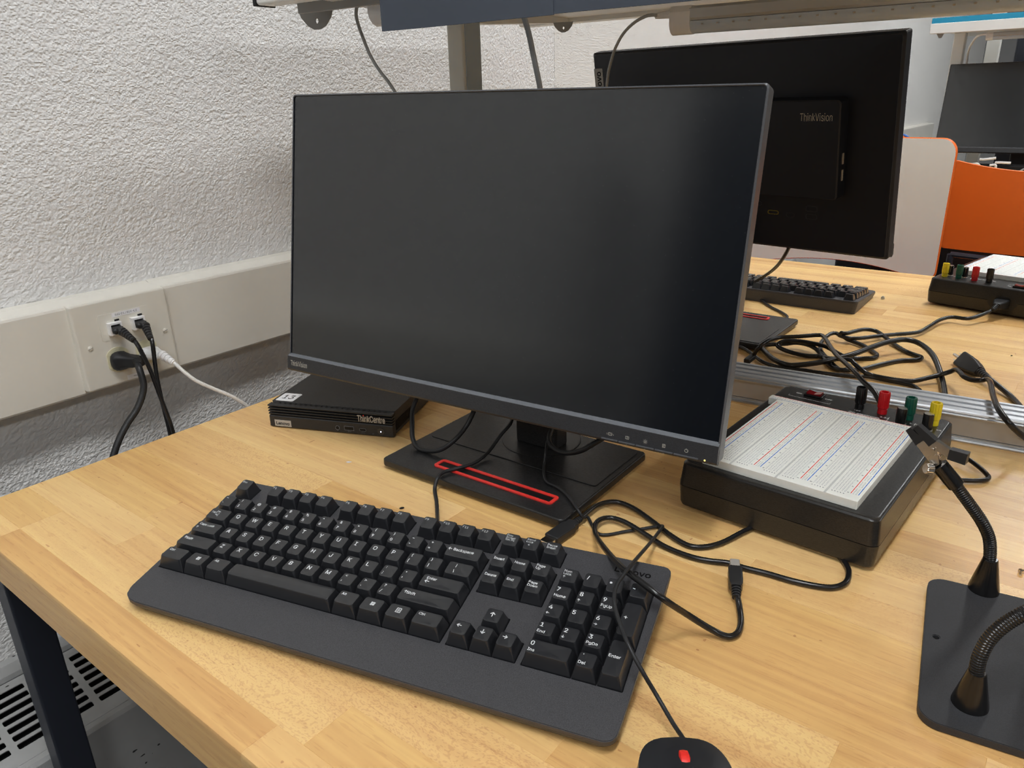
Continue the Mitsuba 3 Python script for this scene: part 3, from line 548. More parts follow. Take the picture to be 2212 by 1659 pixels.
def legend_mesh(leg, ztop, oy):
    ms = []
    if leg == 'win':
        for i in (-1, 1):
            for j in (-1, 1): ms.append(bx(i * .0010 - .00085, i * .0010 + .00085, j * .0010 - .00085 + .001, j * .0010 + .00085 + .001, 0, .00008))
    elif leg == 'menu':
        o = sbox(-.0022, -.0015, .0022, .0035)
        ms.append(extrude(o.difference(sbox(-.0016, -.0009, .0016, .0029)), .00008))
        for yy in (.0000, .0010, .0020): ms.append(bx(-.0011, .0011, yy - .00025, yy + .00025, 0, .00008))
    else:
        for s, dx, dy, h, _ in leg:
            m = glyph(s, h * 1.13); m.apply_translation([dx, dy, 0]); ms.append(m)
    m = cat(*ms); v = m.vertices.copy()
    v[:, 2] += ztop(v[:, 0], v[:, 1]) + .00006; v[:, 1] += oy
    return tri(v, m.faces)

def make_keyboard(name, label, kz, tilt, M, feet):
    KM = M @ TR(0, 0, kz) @ RX(tilt)
    t = Thing(name, label, 'keyboard', KM)
    B = lambda x0, x1, y0, y1: sbox(x0 * U, y0 * U, x1 * U, y1 * U).buffer(.0004).buffer(-.001).buffer(.001, 3)
    wells = [B(0, 1, .9, 1.87), B(2, 6, .9, 1.87), B(6.5, 10.5, .9, 1.87), B(11, 15, .9, 1.87), B(0, 15, -4.5, .5), B(15.25, 18.25, .9, 1.87), B(15.25, 18.25, -1.5, .5), unary_union([B(16.25, 17.25, -3.52, -2.5), B(15.25, 18.25, -4.5, -3.5)]), B(18.5, 22.5, -4.5, .5)]
    x0, x1, y0, y1 = -.0095, .4355, -.1265, .0442
    out = Polygon([(x0 + .004, y0 + .014), (x0 + .007, y0 + .006), (x0 + .014, y0 + .0015), (x0 + .022, y0), (x1 - .010, y0), (x1 - .004, y0 + .002), (x1 - .0015, y0 + .007), (x1 - .001, y0 + .02), (x1 + .001, y1 - .004), (x1 - .0005, y1 - .0012), (x1 - .004, y1), (x0 + .005, y1), (x0 + .0012, y1 - .0012), (x0, y1 - .005)])
    out = out.buffer(-.007).buffer(.007, 8)
    W = unary_union(wells)
    deck = cat(extrude(out.buffer(-.0006).difference(W), .0006, DECK - .0006), extrude(out.difference(W), .0026, DECK - .0032))
    t.part('deck', deck, 'keyboard_plastic', smooth=False)
    thick = lambda y: .0105 + (.0250 - .0105) * (y - y0) / (y1 - y0)
    o1 = np.array(out.exterior.coords)[:-1]; o1 = o1 if Polygon(o1).exterior.is_ccw else o1[::-1]
    o2 = np.array(affinity.scale(out, .985, .965).exterior.coords)[:-1]; o2 = o2 if Polygon(o2).exterior.is_ccw else o2[::-1]
    body = loft([np.column_stack([o2, DECK - thick(o2[:, 1])]), np.column_stack([o1, np.full(len(o1), DECK - .0045)]), np.column_stack([o1, np.full(len(o1), DECK - .0033)])])
    t.part('body', body, 'keyboard_plastic', smooth=25)
    if feet:
        for fx in (.03, .39): t.part('foot', bx(fx, fx + .035, .030, .036, DECK - .0375, DECK - .0235, .0015), 'keyboard_plastic')
    t.part('brand_mark', text('Lenovo', .0056, .0003, True, .5, .5, 1.15), 'gloss_black', TR(.4068, .0300, DECK - .0001), smooth=False, label='dark raised maker name')
    cache = {}
    for x, row, w, h, sr, leg in KEYS:
        c = (w, h, sr)
        if c not in cache:
            m, zt, oy = key_shape(w, h, sr, leg is None); cache[c] = (mikit.ply(m, 'key_plastic', 40), zt, oy)
        d, zt, oy = cache[c]
        k = t.part('key', d, 'key_plastic', TR(x * U, row * U, 0))
        if leg: t.part('legend', legend_mesh(leg, zt, oy), 'ink_white', TR(x * U, row * U, 0), smooth=False, parent=k)
    return t
kb1 = make_keyboard('keyboard', 'black full-size wired keyboard lying in front of the monitor stand', .0427, .1605, TR(.2865, .1488, 0) @ RZ(.2674), True)
kb2 = make_keyboard('keyboard', 'black wired keyboard seen from behind on the far bench', .0319, .082, TR(.5665, 1.352, 0) @ RZ(PI + .006), False)

# ------------------------------------------------------------------ monitors (local metres: bottom centre of the front plane, x right, y into the monitor, z up)
MW, MH = .5390, .3247
def make_monitor(name, label, M, front=True, back=True):
    t = Thing(name, label, 'monitor', M)
    hw = MW / 2
    def fr(inset, r): return rrect(MW - 2 * inset, MH - 2 * inset, r, 4, 0, MH / 2)
    def at(p2, y): return np.column_stack([p2[:, 0], np.full(len(p2), y), p2[:, 1]])
    shell = loft([at(fr(.0022, .004)[::-1], .0012)[::1] if False else at(fr(.0022, .003), .0012), at(fr(.0015, .0035), .0004), at(fr(0.0002, .004), .0014), at(fr(0, .004), .0030), at(fr(.0005, .004), .0190), at(fr(.004, .004), .0215)], cap0=False, cap1=True)
    shell.faces = shell.faces[:, ::-1]
    t.part('housing', shell, 'monitor_edge' if not back else 'monitor_back', smooth=25)
    t.part('screen', bx(-hw + .0020, hw - .0020, .0022, .0060, .0195, MH - .0020), 'screen', smooth=False, label='dark switched-off screen')
    # thick lower bar with a bevelled upper edge
    p = [(.0022, .0000), (-.0010, .0012), (-.0022, .0030), (-.0022, .0188), (.0022, .0214), (.0050, .0214), (.0050, .0)]
    k = t.part('lower_bar', loft([np.array([(x, y, z) for y, z in p]) for x in (-hw + .0004, hw - .0004)]), 'monitor_plastic', smooth=20)
    t.part('lit_bevel_strip', loft([np.array([(x, yy, z) for yy, z in [(-.00235, .0186), (-.0023, .0190), (.0020, .0217), (.0023, .0217), (.0023, .0190)]]) for x in (-hw + .0006, hw - .0006)]), 'bevel_lit_grey', smooth=False, parent=k, label='bevelled upper edge, its lighter grey painting light from above')  # highlight on the bevel put into the colour
    y = -.0023
    t.part('maker_logo', text('Think', .0062, .0002, False, 1, 0, .60), 'ink_silver', TR(-.2510, y, .0074) @ FACE_FRONT, smooth=False, parent=k)
    t.part('maker_logo', text('Vision', .0062, .0002, False, 0, 0, .60), 'ink_silver', TR(-.2506, y, .0074) @ FACE_FRONT, smooth=False, parent=k)
    bs = [.1562, .1741, .1916, .2105, .2287, .2526]
    for a, b in zip(bs[:-1], bs[1:]):
        t.part('button', bx(a + .0004, b - .0004, -.0034, -.0015, .0027, .0042, .0004), 'monitor_edge', parent=k)
    ic = []
    c = lambda x: (x, .0088)
    x, z = c(.1652); ic += [(Polygon(rrect(.0040, .0030, .0008, 2, x, z)).difference(Polygon(rrect(.0032, .0022, .0006, 2, x, z))))]
    ic += [sbox(x - .0008, z - .0002, x + .0008, z + .0002)]
    x, z = c(.1827); ic += [sbox(x - .0018, z - .0014, x + .0018, z + .0014).difference(sbox(x - .0014, z - .0010, x + .0014, z + .0010)), Polygon([(x - .0006, z), (x + .0006, z + .0007), (x + .0006, z - .0007)])]
    x, z = c(.2008); ic += [Point(x, z).buffer(.0010).difference(Point(x, z).buffer(.0006))] + [affinity.rotate(sbox(x + .0014, z - .00015, x + .0021, z + .00015), 45 * i, origin=(x, z)) for i in range(8)]
    x, z = c(.2190); ic += [sbox(x - .0014, z - .0017, x + .0014, z + .0017).difference(sbox(x - .0010, z - .0013, x + .0010, z + .0013))] + [sbox(x - .0006, z + q - .0001, x + .0006, z + q + .0002) for q in (-.0007, .0001, .0007)]
    x, z = c(.2404); ic += [Point(x, z).buffer(.0017).difference(Point(x, z).buffer(.0013)).difference(sbox(x - .0005, z, x + .0005, z + .002)), sbox(x - .00018, z + .0003, x + .00018, z + .0021)]
    t.part('button_icons', cat(*[extrude(q, .0002) for q in ic]), 'ink_silver', TR(0, y, 0) @ FACE_FRONT, smooth=False, parent=k)
    t.part('side_marks', cat(*[tf(text(s, .0014, .0002), TR(xx, .0088 if s in '12' else .0017, 0)) for s, xx in (('1', .1620), ('2', .1684), ('\u21b5', .2190), ('\u2193', .2008), ('\u2191', .1827))]), 'ink_silver', TR(0, y, 0) @ FACE_FRONT, smooth=False, parent=k)
    led = t.part('power_light', tf(trimesh.creation.icosphere(1, .0009), TR(.2580, -.0022, .0036)), 'post_yellow', smooth=True, parent=k)
    scene[led]['emitter'] = {'type': 'area', 'radiance': {'type': 'rgb', 'value': [2.2, 1.3, .35]}}
    # rear shell and raised centre box
    hump = loft([at(rrect(.532, .3180, .004, 4, 0, MH / 2), .0200), at(rrect(.530, .3160, .004, 4, 0, MH / 2), .0225), at(rrect(.40, .25, .02, 4, 0, .165), .0265)], cap0=False)
    hump.faces = hump.faces[:, ::-1]
    t.part('rear_shell', hump, 'monitor_back', smooth=25)
    box_ = loft([at(rrect(.400, .148, .006, 4, 0, .1690), .022), at(rrect(.396, .146, .006, 4, 0, .1690), .0475), at(rrect(.392, .142, .005, 4, 0, .1690), .0490)], cap0=False)
    box_.faces = box_.faces[:, ::-1]
    kk = t.part('electronics_box', box_, 'monitor_back', smooth=25)
    BK = RZ(PI) @ FACE_FRONT
    t.part('maker_logo', text('ThinkVision', .0110, .0003, False, .5, .5, .60), 'ink_silver', TR(-.1620, .0490, .2185) @ BK, smooth=False, parent=kk)
    for zz in (.1235, .1480): t.part('vent_slot', bx(-.2000, -.1978, .034, .038, zz, zz + .016), 'ink_silver', smooth=False, parent=kk)
    if back:
        kb = t.part('maker_badge', bx(-.0095, .0095, 0, .0012, -.060, 0, .0), 'shelf_grey', TR(.2575, .0226, .2980), smooth=False, label='grey maker badge')
        t.part('lettering', text('Lenovo', .0105, .0003, True, .5, .5), 'ink_black', TR(.2575, .0239, .2680) @ BK @ RZ(PI / 2), smooth=False, parent=kb)
        for i, (xx, zz, w, h) in enumerate(((-.1500, .0730, .020, .010), (-.1500, .0600, .020, .009), (-.085, .0620, .020, .007), (-.115, .060, .015, .008), (-.055, .075, .02, .008))):
            t.part('rating_print', extrude(Polygon(rrect(w, h, .003, 2)).difference(Polygon(rrect(w * .8, h * .66, .002, 2))), .0002), 'print_dim' if i != 2 else 'print_amber', TR(xx, .0266, zz) @ BK, smooth=False)
    return t

def stand(t, M, base_M, ring_x=0.0):
    """Base plate, neck and joint, as parts of monitor t; base_M places the base on the bench."""
    inv = np.linalg.inv(t.M)
    L = inv @ base_M
    kb = t.part('base_plate', rbox(.252, .184, .0095, .006, .0022, 0, 0, .0035), 'stand_black', L)
    t.part('raised_deck', rbox(.236, .100, .0012, .004, .0010, 0, .036, .0128), 'stand_black', L, parent=kb)
    for fx in (-.1, .1):
        for fy in (-.07, .07): t.part('rubber_foot', lathe([(.008, 0), (.008, .0038)], 12), 'cable_soft', L @ TR(fx, fy, 0), parent=kb)
    o = Polygon(rrect(.1615, .0190, .0045, 5))
    t.part('phone_slot', extrude(o.buffer(-.0030), .0003, .0129), 'port_black', L @ TR(ring_x, -.0640, 0), smooth=False, parent=kb)
    t.part('slot_trim', extrude(o.difference(o.buffer(-.0040)), .0014, .0129), 'red_rubber', L @ TR(ring_x, -.0640, 0), smooth=30, parent=kb, label='red rubber rim of the phone slot')
    t.part('turntable', cat(lathe([(.048, .0140), (.048, .0146), (.046, .0150)], 40)), 'stand_black', L @ TR(.004, .052, 0), parent=kb)
    t.part('neck', rbox(.058, .030, .300, .006, .003, .008, .046, .014), 'stand_black', L, label='square black neck')
    c = M @ np.array([0, .0485, .170, 1.0]); h = (inv @ base_M) @ np.array([.008, .034, .2, 1.0])
    t.part('tilt_joint', bx(-.035, .035, .046, h[1] + .012 if h[1] > .05 else .075, .135, .205, .003), 'stand_black')

M1 = TR(.4224, .3683, .0943) @ RZ(.1201) @ RX(-.1815) @ RY(.0063)
mon1 = make_monitor('monitor', 'black monitor facing the viewer in the middle of the near bench', M1, back=False)
stand(mon1, M1, TR(.4262, .4400, 0) @ RZ(.030), .0190)
M2 = TR(.398, 1.1067, .1562) @ RZ(-.121 + PI) @ RX(-.1779) @ TR(0, -.0190, 0)
mon2 = make_monitor('monitor', 'black monitor seen from behind, standing on the far bench', M2)
stand(mon2, M2, TR(.386, 1.0850, 0) @ RZ(PI + .01), 0.0)
M3 = TR(.5850, 3.290, .1560) @ RZ(.0) @ RX(-.17)
mon3 = make_monitor('monitor', 'black monitor facing the viewer on the farthest bench at the right edge', M3, back=False)
stand(mon3, M3, TR(.585, 3.365, .0) @ RZ(.0), 0.0)


# ------------------------------------------------------------------ small desktop computer
CM = TR(.0891, .3407, .0) @ RZ(.3936)
t = Thing('mini_computer', 'small flat black desktop computer with a sticker numbered 13 on its top', 'computer', CM)
W, D, H = .179, .1829, .0335
t.part('case', cat(rbox(W - .002, D - .010, H - .0022, .003, .0012, W / 2, D / 2 + .004, .0018)), 'pc_black')
k = t.part('top_cover', rbox(W, D - .012, .0016, .003, .0008, W / 2, D / 2 + .004, H - .0012), 'pc_black')
face = [(.0090, .0012), (.0012, .0012), (.0, .0026), (.0, .0162), (.0010, .0176), (.0090, .0176)]
kf = t.part('front_panel', loft([np.array([(x, y, z) for y, z in face]) for x in (.0005, W - .0005)]), 'pc_black', smooth=20)
t.part('grille_back', bx(.004, W - .004, .0062, .010, .0176, H - .001), 'port_black', smooth=False)
for i in range(4):
    z = .0190 + i * .0038
    fin = [(.0090, z), (.0004, z), (-.0004, z + .0006), (-.0004, z + .0016), (.0006, z + .0021), (.0090, z + .0021)]
    t.part('grille_fin', loft([np.array([(x, y, z) for y, z in fin]) for x in (.0003, W - .0003)]), 'pc_black', smooth=20)
t.part('vent_dots', cat(*[lathe([(.0021, 0), (.0021, .0001)], 3).apply_transform(TR(.014 + i * .0076, .0085, H + .0004)) for i in range(21)]), 'port_black', smooth=False, parent=k)
kb_ = t.part('maker_badge', bx(.0078, .0322, -.0006, .0006, .0028, .0118), 'ink_silver', smooth=False, label='brushed maker badge')
t.part('lettering', text('Lenovo', .0042, .0002, True), 'ink_black', TR(.0200, -.0006, .0072) @ FACE_FRONT, smooth=False, parent=kb_)
t.part('model_logo', text('ThinkCentre', .0082, .0010, True, .5, .5, .60), 'ink_silver', TR(.1500, -.0002, .0250) @ FACE_FRONT, smooth=False)
t.part('logo_dot', bx(-.0007, .0007, -.0006, .0006, 0, .0010), 'wheel_red', TR(.1396, -.0004, .0294) @ FACE_FRONT, smooth=False)
def fpoly(q, d=.0004): return extrude(q, d)
def onface(x, z): return TR(x, -.0001, z) @ FACE_FRONT
t.part('audio_jack', fpoly(Point(0, 0).buffer(.0026)), 'port_black', onface(.1005, .0084), smooth=False, parent=kf)
t.part('audio_jack_ring', fpoly(Point(0, 0).buffer(.0031).difference(Point(0, 0).buffer(.0025)), .0007), 'ink_grey', onface(.1005, .0084), smooth=False, parent=kf)
ku = t.part('usb_port', fpoly(sbox(-.0066, -.0026, .0066, .0026)), 'port_black', onface(.1171, .0091), smooth=False, parent=kf)
t.part('usb_port_rim', fpoly(sbox(-.0069, -.0029, .0069, .0029).difference(sbox(-.0064, -.0024, .0064, .0024)), .0006), 'ink_grey', onface(.1171, .0091), smooth=False, parent=kf)
t.part('usb_c_port', fpoly(Polygon(rrect(.0090, .0032, .0015, 4))), 'port_black', onface(.1365, .0088), smooth=False, parent=kf)
t.part('usb_c_rim', fpoly(Polygon(rrect(.0096, .0038, .0018, 4)).difference(Polygon(rrect(.0088, .0030, .0014, 4))), .0006), 'ink_grey', onface(.1365, .0088), smooth=False, parent=kf)
t.part('power_button', lathe([(.0050, 0), (.0050, .0004), (.0044, .0006)], 24), 'key_plastic', onface(.1621, .0086), parent=kf)
led = t.part('power_light', lathe([(.0009, 0), (.0009, .0003)], 12), 'white_plastic', TR(.1621, -.0007, .0086) @ FACE_FRONT, smooth=False, parent=kf)
scene[led]['emitter'] = {'type': 'area', 'radiance': {'type': 'rgb', 'value': [2.0, 2.2, 3.0]}}
for s_, x in (('\u03A9', .1005), ('SS 10', .1171), ('SS 10', .1365), ('\u25A1', .1510)):
    t.part('port_print', text(s_, .0013, .0001), 'ink_grey', onface(x, .0046), smooth=False, parent=kf)
ks_ = t.part('number_sticker', extrude(Polygon(rrect(.0265, .0265, .0025, 4)), .0003), 'sticker_white', TR(.0170, .0262, H + .0004), smooth=False, label='white square sticker reading 13')
t.part('lettering', text('13', .0120, .0001, False, .5, .5, .9), 'ink_black', TR(.0170, .0262, H + .0007), smooth=False, parent=ks_)
t.part('side_vent', cat(*[bx(W - .0012, W - .0002, .012 + i * .0024, .0132 + i * .0024, .007, .020) for i in range(22)]), 'port_black', smooth=False)

# ------------------------------------------------------------------ mouse
def mouse_shape():
    rings = []
    outline = lambda s: np.array([(s * .0310 * math.copysign(abs(math.cos(a)) ** .50, math.cos(a)), s * .0520 * math.copysign(abs(math.sin(a)) ** .66, math.sin(a))) for a in np.arange(40) * 2 * PI / 40])
    def hz(x, y, k): return k * (.0355 - 2.8 * (y + .010) ** 2 - 6.5 * x ** 2)
    for s, k in ((.95, 0), (1, .25), (.985, .45)): o = outline(s); rings.append(ring(o, .001 + .020 * k))
    for s in (.93, .82, .66, .45, .22): o = outline(s); rings.append(np.column_stack([o, np.maximum(hz(o[:, 0], o[:, 1], 1.0), .012)]))
    return loft(rings)
MM = TR(.8010, .1235, 0) @ RZ(.60)
t = Thing('mouse', 'black wired mouse with a red scroll wheel at the front edge of the bench', 'mouse', MM)
t.part('shell', mouse_shape(), 'key_plastic', smooth=50)
wheel = tf(lathe([(.0075, -.0035), (.0096, -.0024), (.0100, 0), (.0096, .0024), (.0075, .0035)], 28), TR(0, .0270, .0235) @ RY(PI / 2))
t.part('scroll_wheel', wheel, 'wheel_red', label='red scroll wheel')
t.part('button_seam', bx(-.0004, .0004, .036, .0495, .0150, .0235), 'ink_black', RX(0), smooth=False)
t.part('cable_sleeve', tube([(0, .050, .011), (0, .056, .0112), (0, .060, .0113)], [.0028, .0020], 10), 'cable_soft')

# ------------------------------------------------------------------ electronics trainers
TW, TD, TZ, THt = .1960, .2780, .0035, .0500
def make_trainer(name, label, M):
    t = Thing(name, label, 'circuit trainer', M)
    lo = loft([ring(rrect(TW - .010, TD - .010, .006, 5), TZ + .0), ring(rrect(TW - .0045, TD - .0045, .008, 5), TZ + .0015), ring(rrect(TW - .0030, TD - .0030, .008, 5), TZ + .0040), ring(rrect(TW, TD, .009, 5), TZ + .0240)])
    up = [ring(rrect(TW, TD, .009, 5), TZ + .0246), ring(rrect(TW - .004, TD - .004, .009, 5), TZ + THt - .0040)]
    up += [ring(rrect(TW - .004 - 2 * (.0040 - .0040 * math.cos(a)), TD - .004 - 2 * (.0040 - .0040 * math.cos(a)), .008, 5), TZ + THt - .0040 + .0040 * math.sin(a)) for a in (.5, 1.0, PI / 2)]
    t.part('lower_case', lo, 'abs_black', smooth=28); t.part('upper_case', loft(up), 'abs_black', smooth=28)
    for x in (-.075, .075):
        for y in (-.115, .115): t.part('rubber_foot', lathe([(.008, 0), (.007, TZ + .0015)], 14), 'cable_soft', TR(x, y, 0))
    zt = TZ + THt
    # breadboard
    bh = .0088
    BM = TR(0, 0, zt)
    kb = t.part('breadboard', cat(rbox(.1508, .1886, bh, .0012, .0006, -.0014, -.0344, 0), rbox(.1580, .0112, bh, .0012, .0006, -.0088, .0658, 0)), 'breadboard', BM, label='white solderless breadboard with red and blue rail lines')
    y0, y1 = -.1165, .0525
    n = 63; pitch = (y1 - y0) / (n - 1); hz = .0011
    grooves, red, blue, marks = [], [], [], []
    def quad(cx, cy, h): return [(cx - h, cy - h), (cx + h, cy - h), (cx + h, cy + h), (cx - h, cy + h)]
    vs = []
    cols = [-.0142 + .00254 * i for i in range(5)] + [.0142 - .00254 * i for i in range(5)]
    for i in range(4):
        x = -.0738 + .0460 * i
        red.append(bx(x - .00035, x + .00035, y0, y1, bh, bh + .00012)); blue.append(bx(x + .0062, x + .0069, y0, y1, bh, bh + .00012))
        for c in (.0020, .0045):
            for j in range(n):
                if j % 6 != 5: vs.append(quad(x + c, y0 + j * pitch, hz / 2))
        if i < 3:
            m = x + .0267
            for c in cols:
                for j in range(n): vs.append(quad(m + c, y0 + j * pitch, hz / 2))
            grooves.append(bx(m - .0010, m + .0010, -.1286, .0602, bh - .0008, bh + .00010))
            for j in range(0, n, 5):
                for c in (-.0168, .0168): marks.append(bx(m + c - .0008, m + c + .0008, y0 + j * pitch - .0005, y0 + j * pitch + .0005, bh, bh + .0001))
            for yy in (y0 - .0045, y1 + .0032):
                for c in cols: marks.append(bx(m + c - .0005, m + c + .0005, yy - .0006, yy + .0006, bh, bh + .0001))
    for j in range(52): vs += [quad(-.0840 + j * .00290, yy, hz / 2) for yy in (.0645, .0668)]
    v = np.array([(a, b, bh + .00006) for q in vs for a, b in q]); m = len(vs); b4 = np.arange(m) * 4
    t.part('contact_holes', tri(v, np.vstack([np.stack([b4, b4 + 1, b4 + 2], 1), np.stack([b4, b4 + 2, b4 + 3], 1)])), 'breadboard_hole', BM, smooth=False, parent=kb, kind='stuff')
    for g in grooves: t.part('centre_groove', g, 'groove_grey', BM, smooth=False, parent=kb)
    for g in red: t.part('red_line', g, 'ink_red', BM, smooth=False, parent=kb)
    for g in blue: t.part('blue_line', g, 'ink_blue', BM, smooth=False, parent=kb)
    t.part('red_line', bx(-.0840, .0660, .0700, .0705, bh, bh + .0001), 'ink_red', BM, smooth=False, parent=kb)
    t.part('blue_line', bx(-.0840, .0660, .0612, .0617, bh, bh + .0001), 'ink_blue', BM, smooth=False, parent=kb)
    t.part('printed_numbers', cat(*marks), 'ink_grey', BM, smooth=False, parent=kb)
    # binding posts, knobs, switch, lettering
    def post(x, y, c):
        kk = t.part('binding_post', lathe([(.0052, 0), (.0052, .0060), (.0046, .0066)], 20), c, TR(x, y, zt))
        a = np.arange(48); r = .0060 - .00045 * (a % 4 == 0)
        o = np.column_stack([r * np.cos(a * 2 * PI / 48), r * np.sin(a * 2 * PI / 48)])
        i_ = np.column_stack([.0036 * np.cos(a * 2 * PI / 48), .0036 * np.sin(a * 2 * PI / 48)])
        t.part('cap', loft([ring(o * .93, .0068), ring(o, .0080), ring(o, .0250), ring(o * .93, .0262), ring(i_, .0262), ring(i_, .0205)], False, True), c, TR(x, y, zt), smooth=25, parent=kk)
    for x, c in ((.0016, 'gloss_black'), (.0266, 'post_red'), (.0547, 'post_green'), (.0802, 'post_yellow')): post(x, .1120, c)
    for x in (.0510, .0778):
        kk = t.part('knob', lathe([(.0055, .0012), (.0054, .0185), (.0048, .0190)], 18), 'gloss_black', TR(x, .0930, zt))
        t.part('metal_cap', lathe([(.0048, .0188), (.0046, .0194)], 18), 'chrome', TR(x, .0930, zt), parent=kk)
        t.part('washer', lathe([(.0064, 0), (.0060, .0012)], 18), 'chrome', TR(x, .0930, zt), parent=kk)
    ksw = t.part('rocker_switch', rbox(.0225, .0140, .0030, .0015, .0008, -.0530, .1180, zt), 'gloss_black')
    rk = np.array([(-.0085, 0), (.0085, 0), (.0085, .0036), (.0002, .0014), (-.0085, .0030)])
    t.part('rocker', loft([np.column_stack([rk[:, 0] - .0530, np.full(5, .1180 + s), rk[:, 1] + zt + .0022]) for s in (.0050, -.0050)]), 'switch_red', smooth=False, parent=ksw, label='dark red translucent rocker')
    for s_, x, y, h in (('ON', -.0715, .1165, .0030), ('OFF', -.0355, .1165, .0030), ('CC electronix', .0120, .0945, .0036), ('1.5A', .0330, .1000, .0030), ('+5V', .0020, .1030, .0024), ('0-15V', .0640, .1005, .0020), ('mA', .0890, .0990, .0022)):
        t.part('panel_print', text(s_, h, .0001, True, .5, .5, 1.1), 'ink_white', TR(x, y, zt), smooth=False)
    ln = [sbox(x - .0003, .083, x + .0003, .104) for x in (.0370, .0645)] + [sbox(-.082, .0765, .02, .0770).difference(sbox(-.08, .07, .018, .08)), sbox(-.080, .1030, -.0798, .1090), sbox(-.0800, .1030, -.0300, .1034), sbox(-.0302, .1030, -.0300, .1080)]
    t.part('panel_lines', extrude(unary_union(ln), .0001, zt), 'ink_white', smooth=False)
    # power inlet on the rear face
    q = Polygon([(-.026, 0), (-.017, -.0125), (.017, -.0125), (.026, 0), (.017, .0125), (-.017, .0125)])
    ki = t.part('power_inlet', extrude(q.buffer(-.001).buffer(.001), .0026), 'cable_soft', TR(-.0350, TD / 2 - .0025, TZ + .0215) @ RZ(PI) @ FACE_FRONT, smooth=False)
    t.part('inlet_well', extrude(sbox(-.0125, -.0085, .0125, .0085), .0030), 'port_black', TR(-.0350, TD / 2 - .0025, TZ + .0215) @ RZ(PI) @ FACE_FRONT, smooth=False, parent=ki)
    return t
TM1 = TR(.7278, .5955, 0) @ RZ(-.044)
tr1 = make_trainer('circuit_trainer', 'black breadboard trainer box on the near bench right of the monitor', TM1)
a2 = PI - .190
R2 = RZ(a2); c2 = np.array([.6645, 1.4620, 0]) - (R2 @ np.array([TW / 2, TD / 2, 0, 1]))[:3]
TM2 = TR(*c2) @ R2
tr2 = tr1.copy('circuit_trainer', 'black breadboard trainer box seen from behind at the right end of the far bench', 'circuit trainer', TM2)

# ------------------------------------------------------------------ helping-hands stand
HM = TR(.8870, .2920, 0) @ RZ(.150)
t = Thing('soldering_helper', 'black helping-hands stand with flexible arms and an alligator clip', 'helping hands')
plate_ = Polygon(rrect(.230, .182, .014, 6, .115, .091)).difference(Point(.0085, .0960).buffer(.0024)).difference(Point(.212, .0960).buffer(.0024))
kbp = t.part('base_plate', cat(extrude(plate_, .0052, .0008), extrude(plate_.buffer(-.0006), .0004, .0060)), 'hh_base', HM, smooth=False)
t.part('pad', extrude(plate_.buffer(-.006), .0009, 0), 'cable_soft', HM, smooth=False, parent=kbp)
for x, y, h in ((.9008, .4766, .0310), (.9132, .3262, .0285)):
    t.part('cone_socket', lathe([(.0116, .0062), (.0116, .0080), (.0058, .0062 + h - .001), (.0052, .0062 + h), (.0040, .0062 + h)], 32), 'gloss_black', TR(x, y, 0))
def gooseneck(pts, r, nr=2.2):
    p = spline(pts, 40); d = np.r_[0, np.cumsum(np.linalg.norm(np.diff(p, axis=0), axis=1))]
    s = np.linspace(0, d[-1], int(d[-1] / .00038)); q = np.column_stack([np.interp(s, d, p[:, i]) for i in range(3)])
    return tube(q, r * (1 + .055 * np.sin(s * 2 * PI / .0019)), 14, smooth_path=False)
nk = PATH['neck']
t.part('flexible_arm', gooseneck([(.9008, .4766, .030)] + nk[1:7], .0047), 'cable_black', smooth=40)
ks = t.part('arm_socket', tube([nk[6], nk[7]], .0066, 20, smooth_path=False), 'gloss_black', smooth=40)
t.part('flexible_arm', gooseneck([(.9132, .3262, .028)] + PATH['neck2'][1:], .0047), 'cable_black', smooth=40)
sp = PATH['spring']
hx = np.linspace(0, 1, 300); P0, P1 = np.array([.9475, .405, .006]), np.array([.9455, .405, .080])
hel = P0 + (P1 - P0) * hx[:, None] + .0062 * np.column_stack([np.cos(hx * 2 * PI * 11), np.sin(hx * 2 * PI * 11), 0 * hx])
ksp = t.part('coil_arm', tube([P0, P1], .0054, 12, smooth_path=False), 'cable_black')
t.part('coil', tube(hel, .0012, 6, smooth_path=False), 'aluminium', smooth=True, parent=ksp)
# thumb screw
ts = np.array(nk[7]) + .18 * (np.array(nk[6]) - np.array(nk[7]))
def knurl(r, h, n=36):
    a = np.arange(n); rr = r * (1 - .07 * (a % 2)); o = np.column_stack([rr * np.cos(a * 2 * PI / n), rr * np.sin(a * 2 * PI / n)])
    return loft([ring(o * .92, 0), ring(o, .0006), ring(o, h - .0006), ring(o * .9, h)])
t.part('thumb_screw', knurl(.0044, .0062), 'chrome', frame_from(ts + [-.0062, -.0060, .0], ts + [-.0150, -.0130, .002]), smooth=20, label='knurled metal thumb screw')
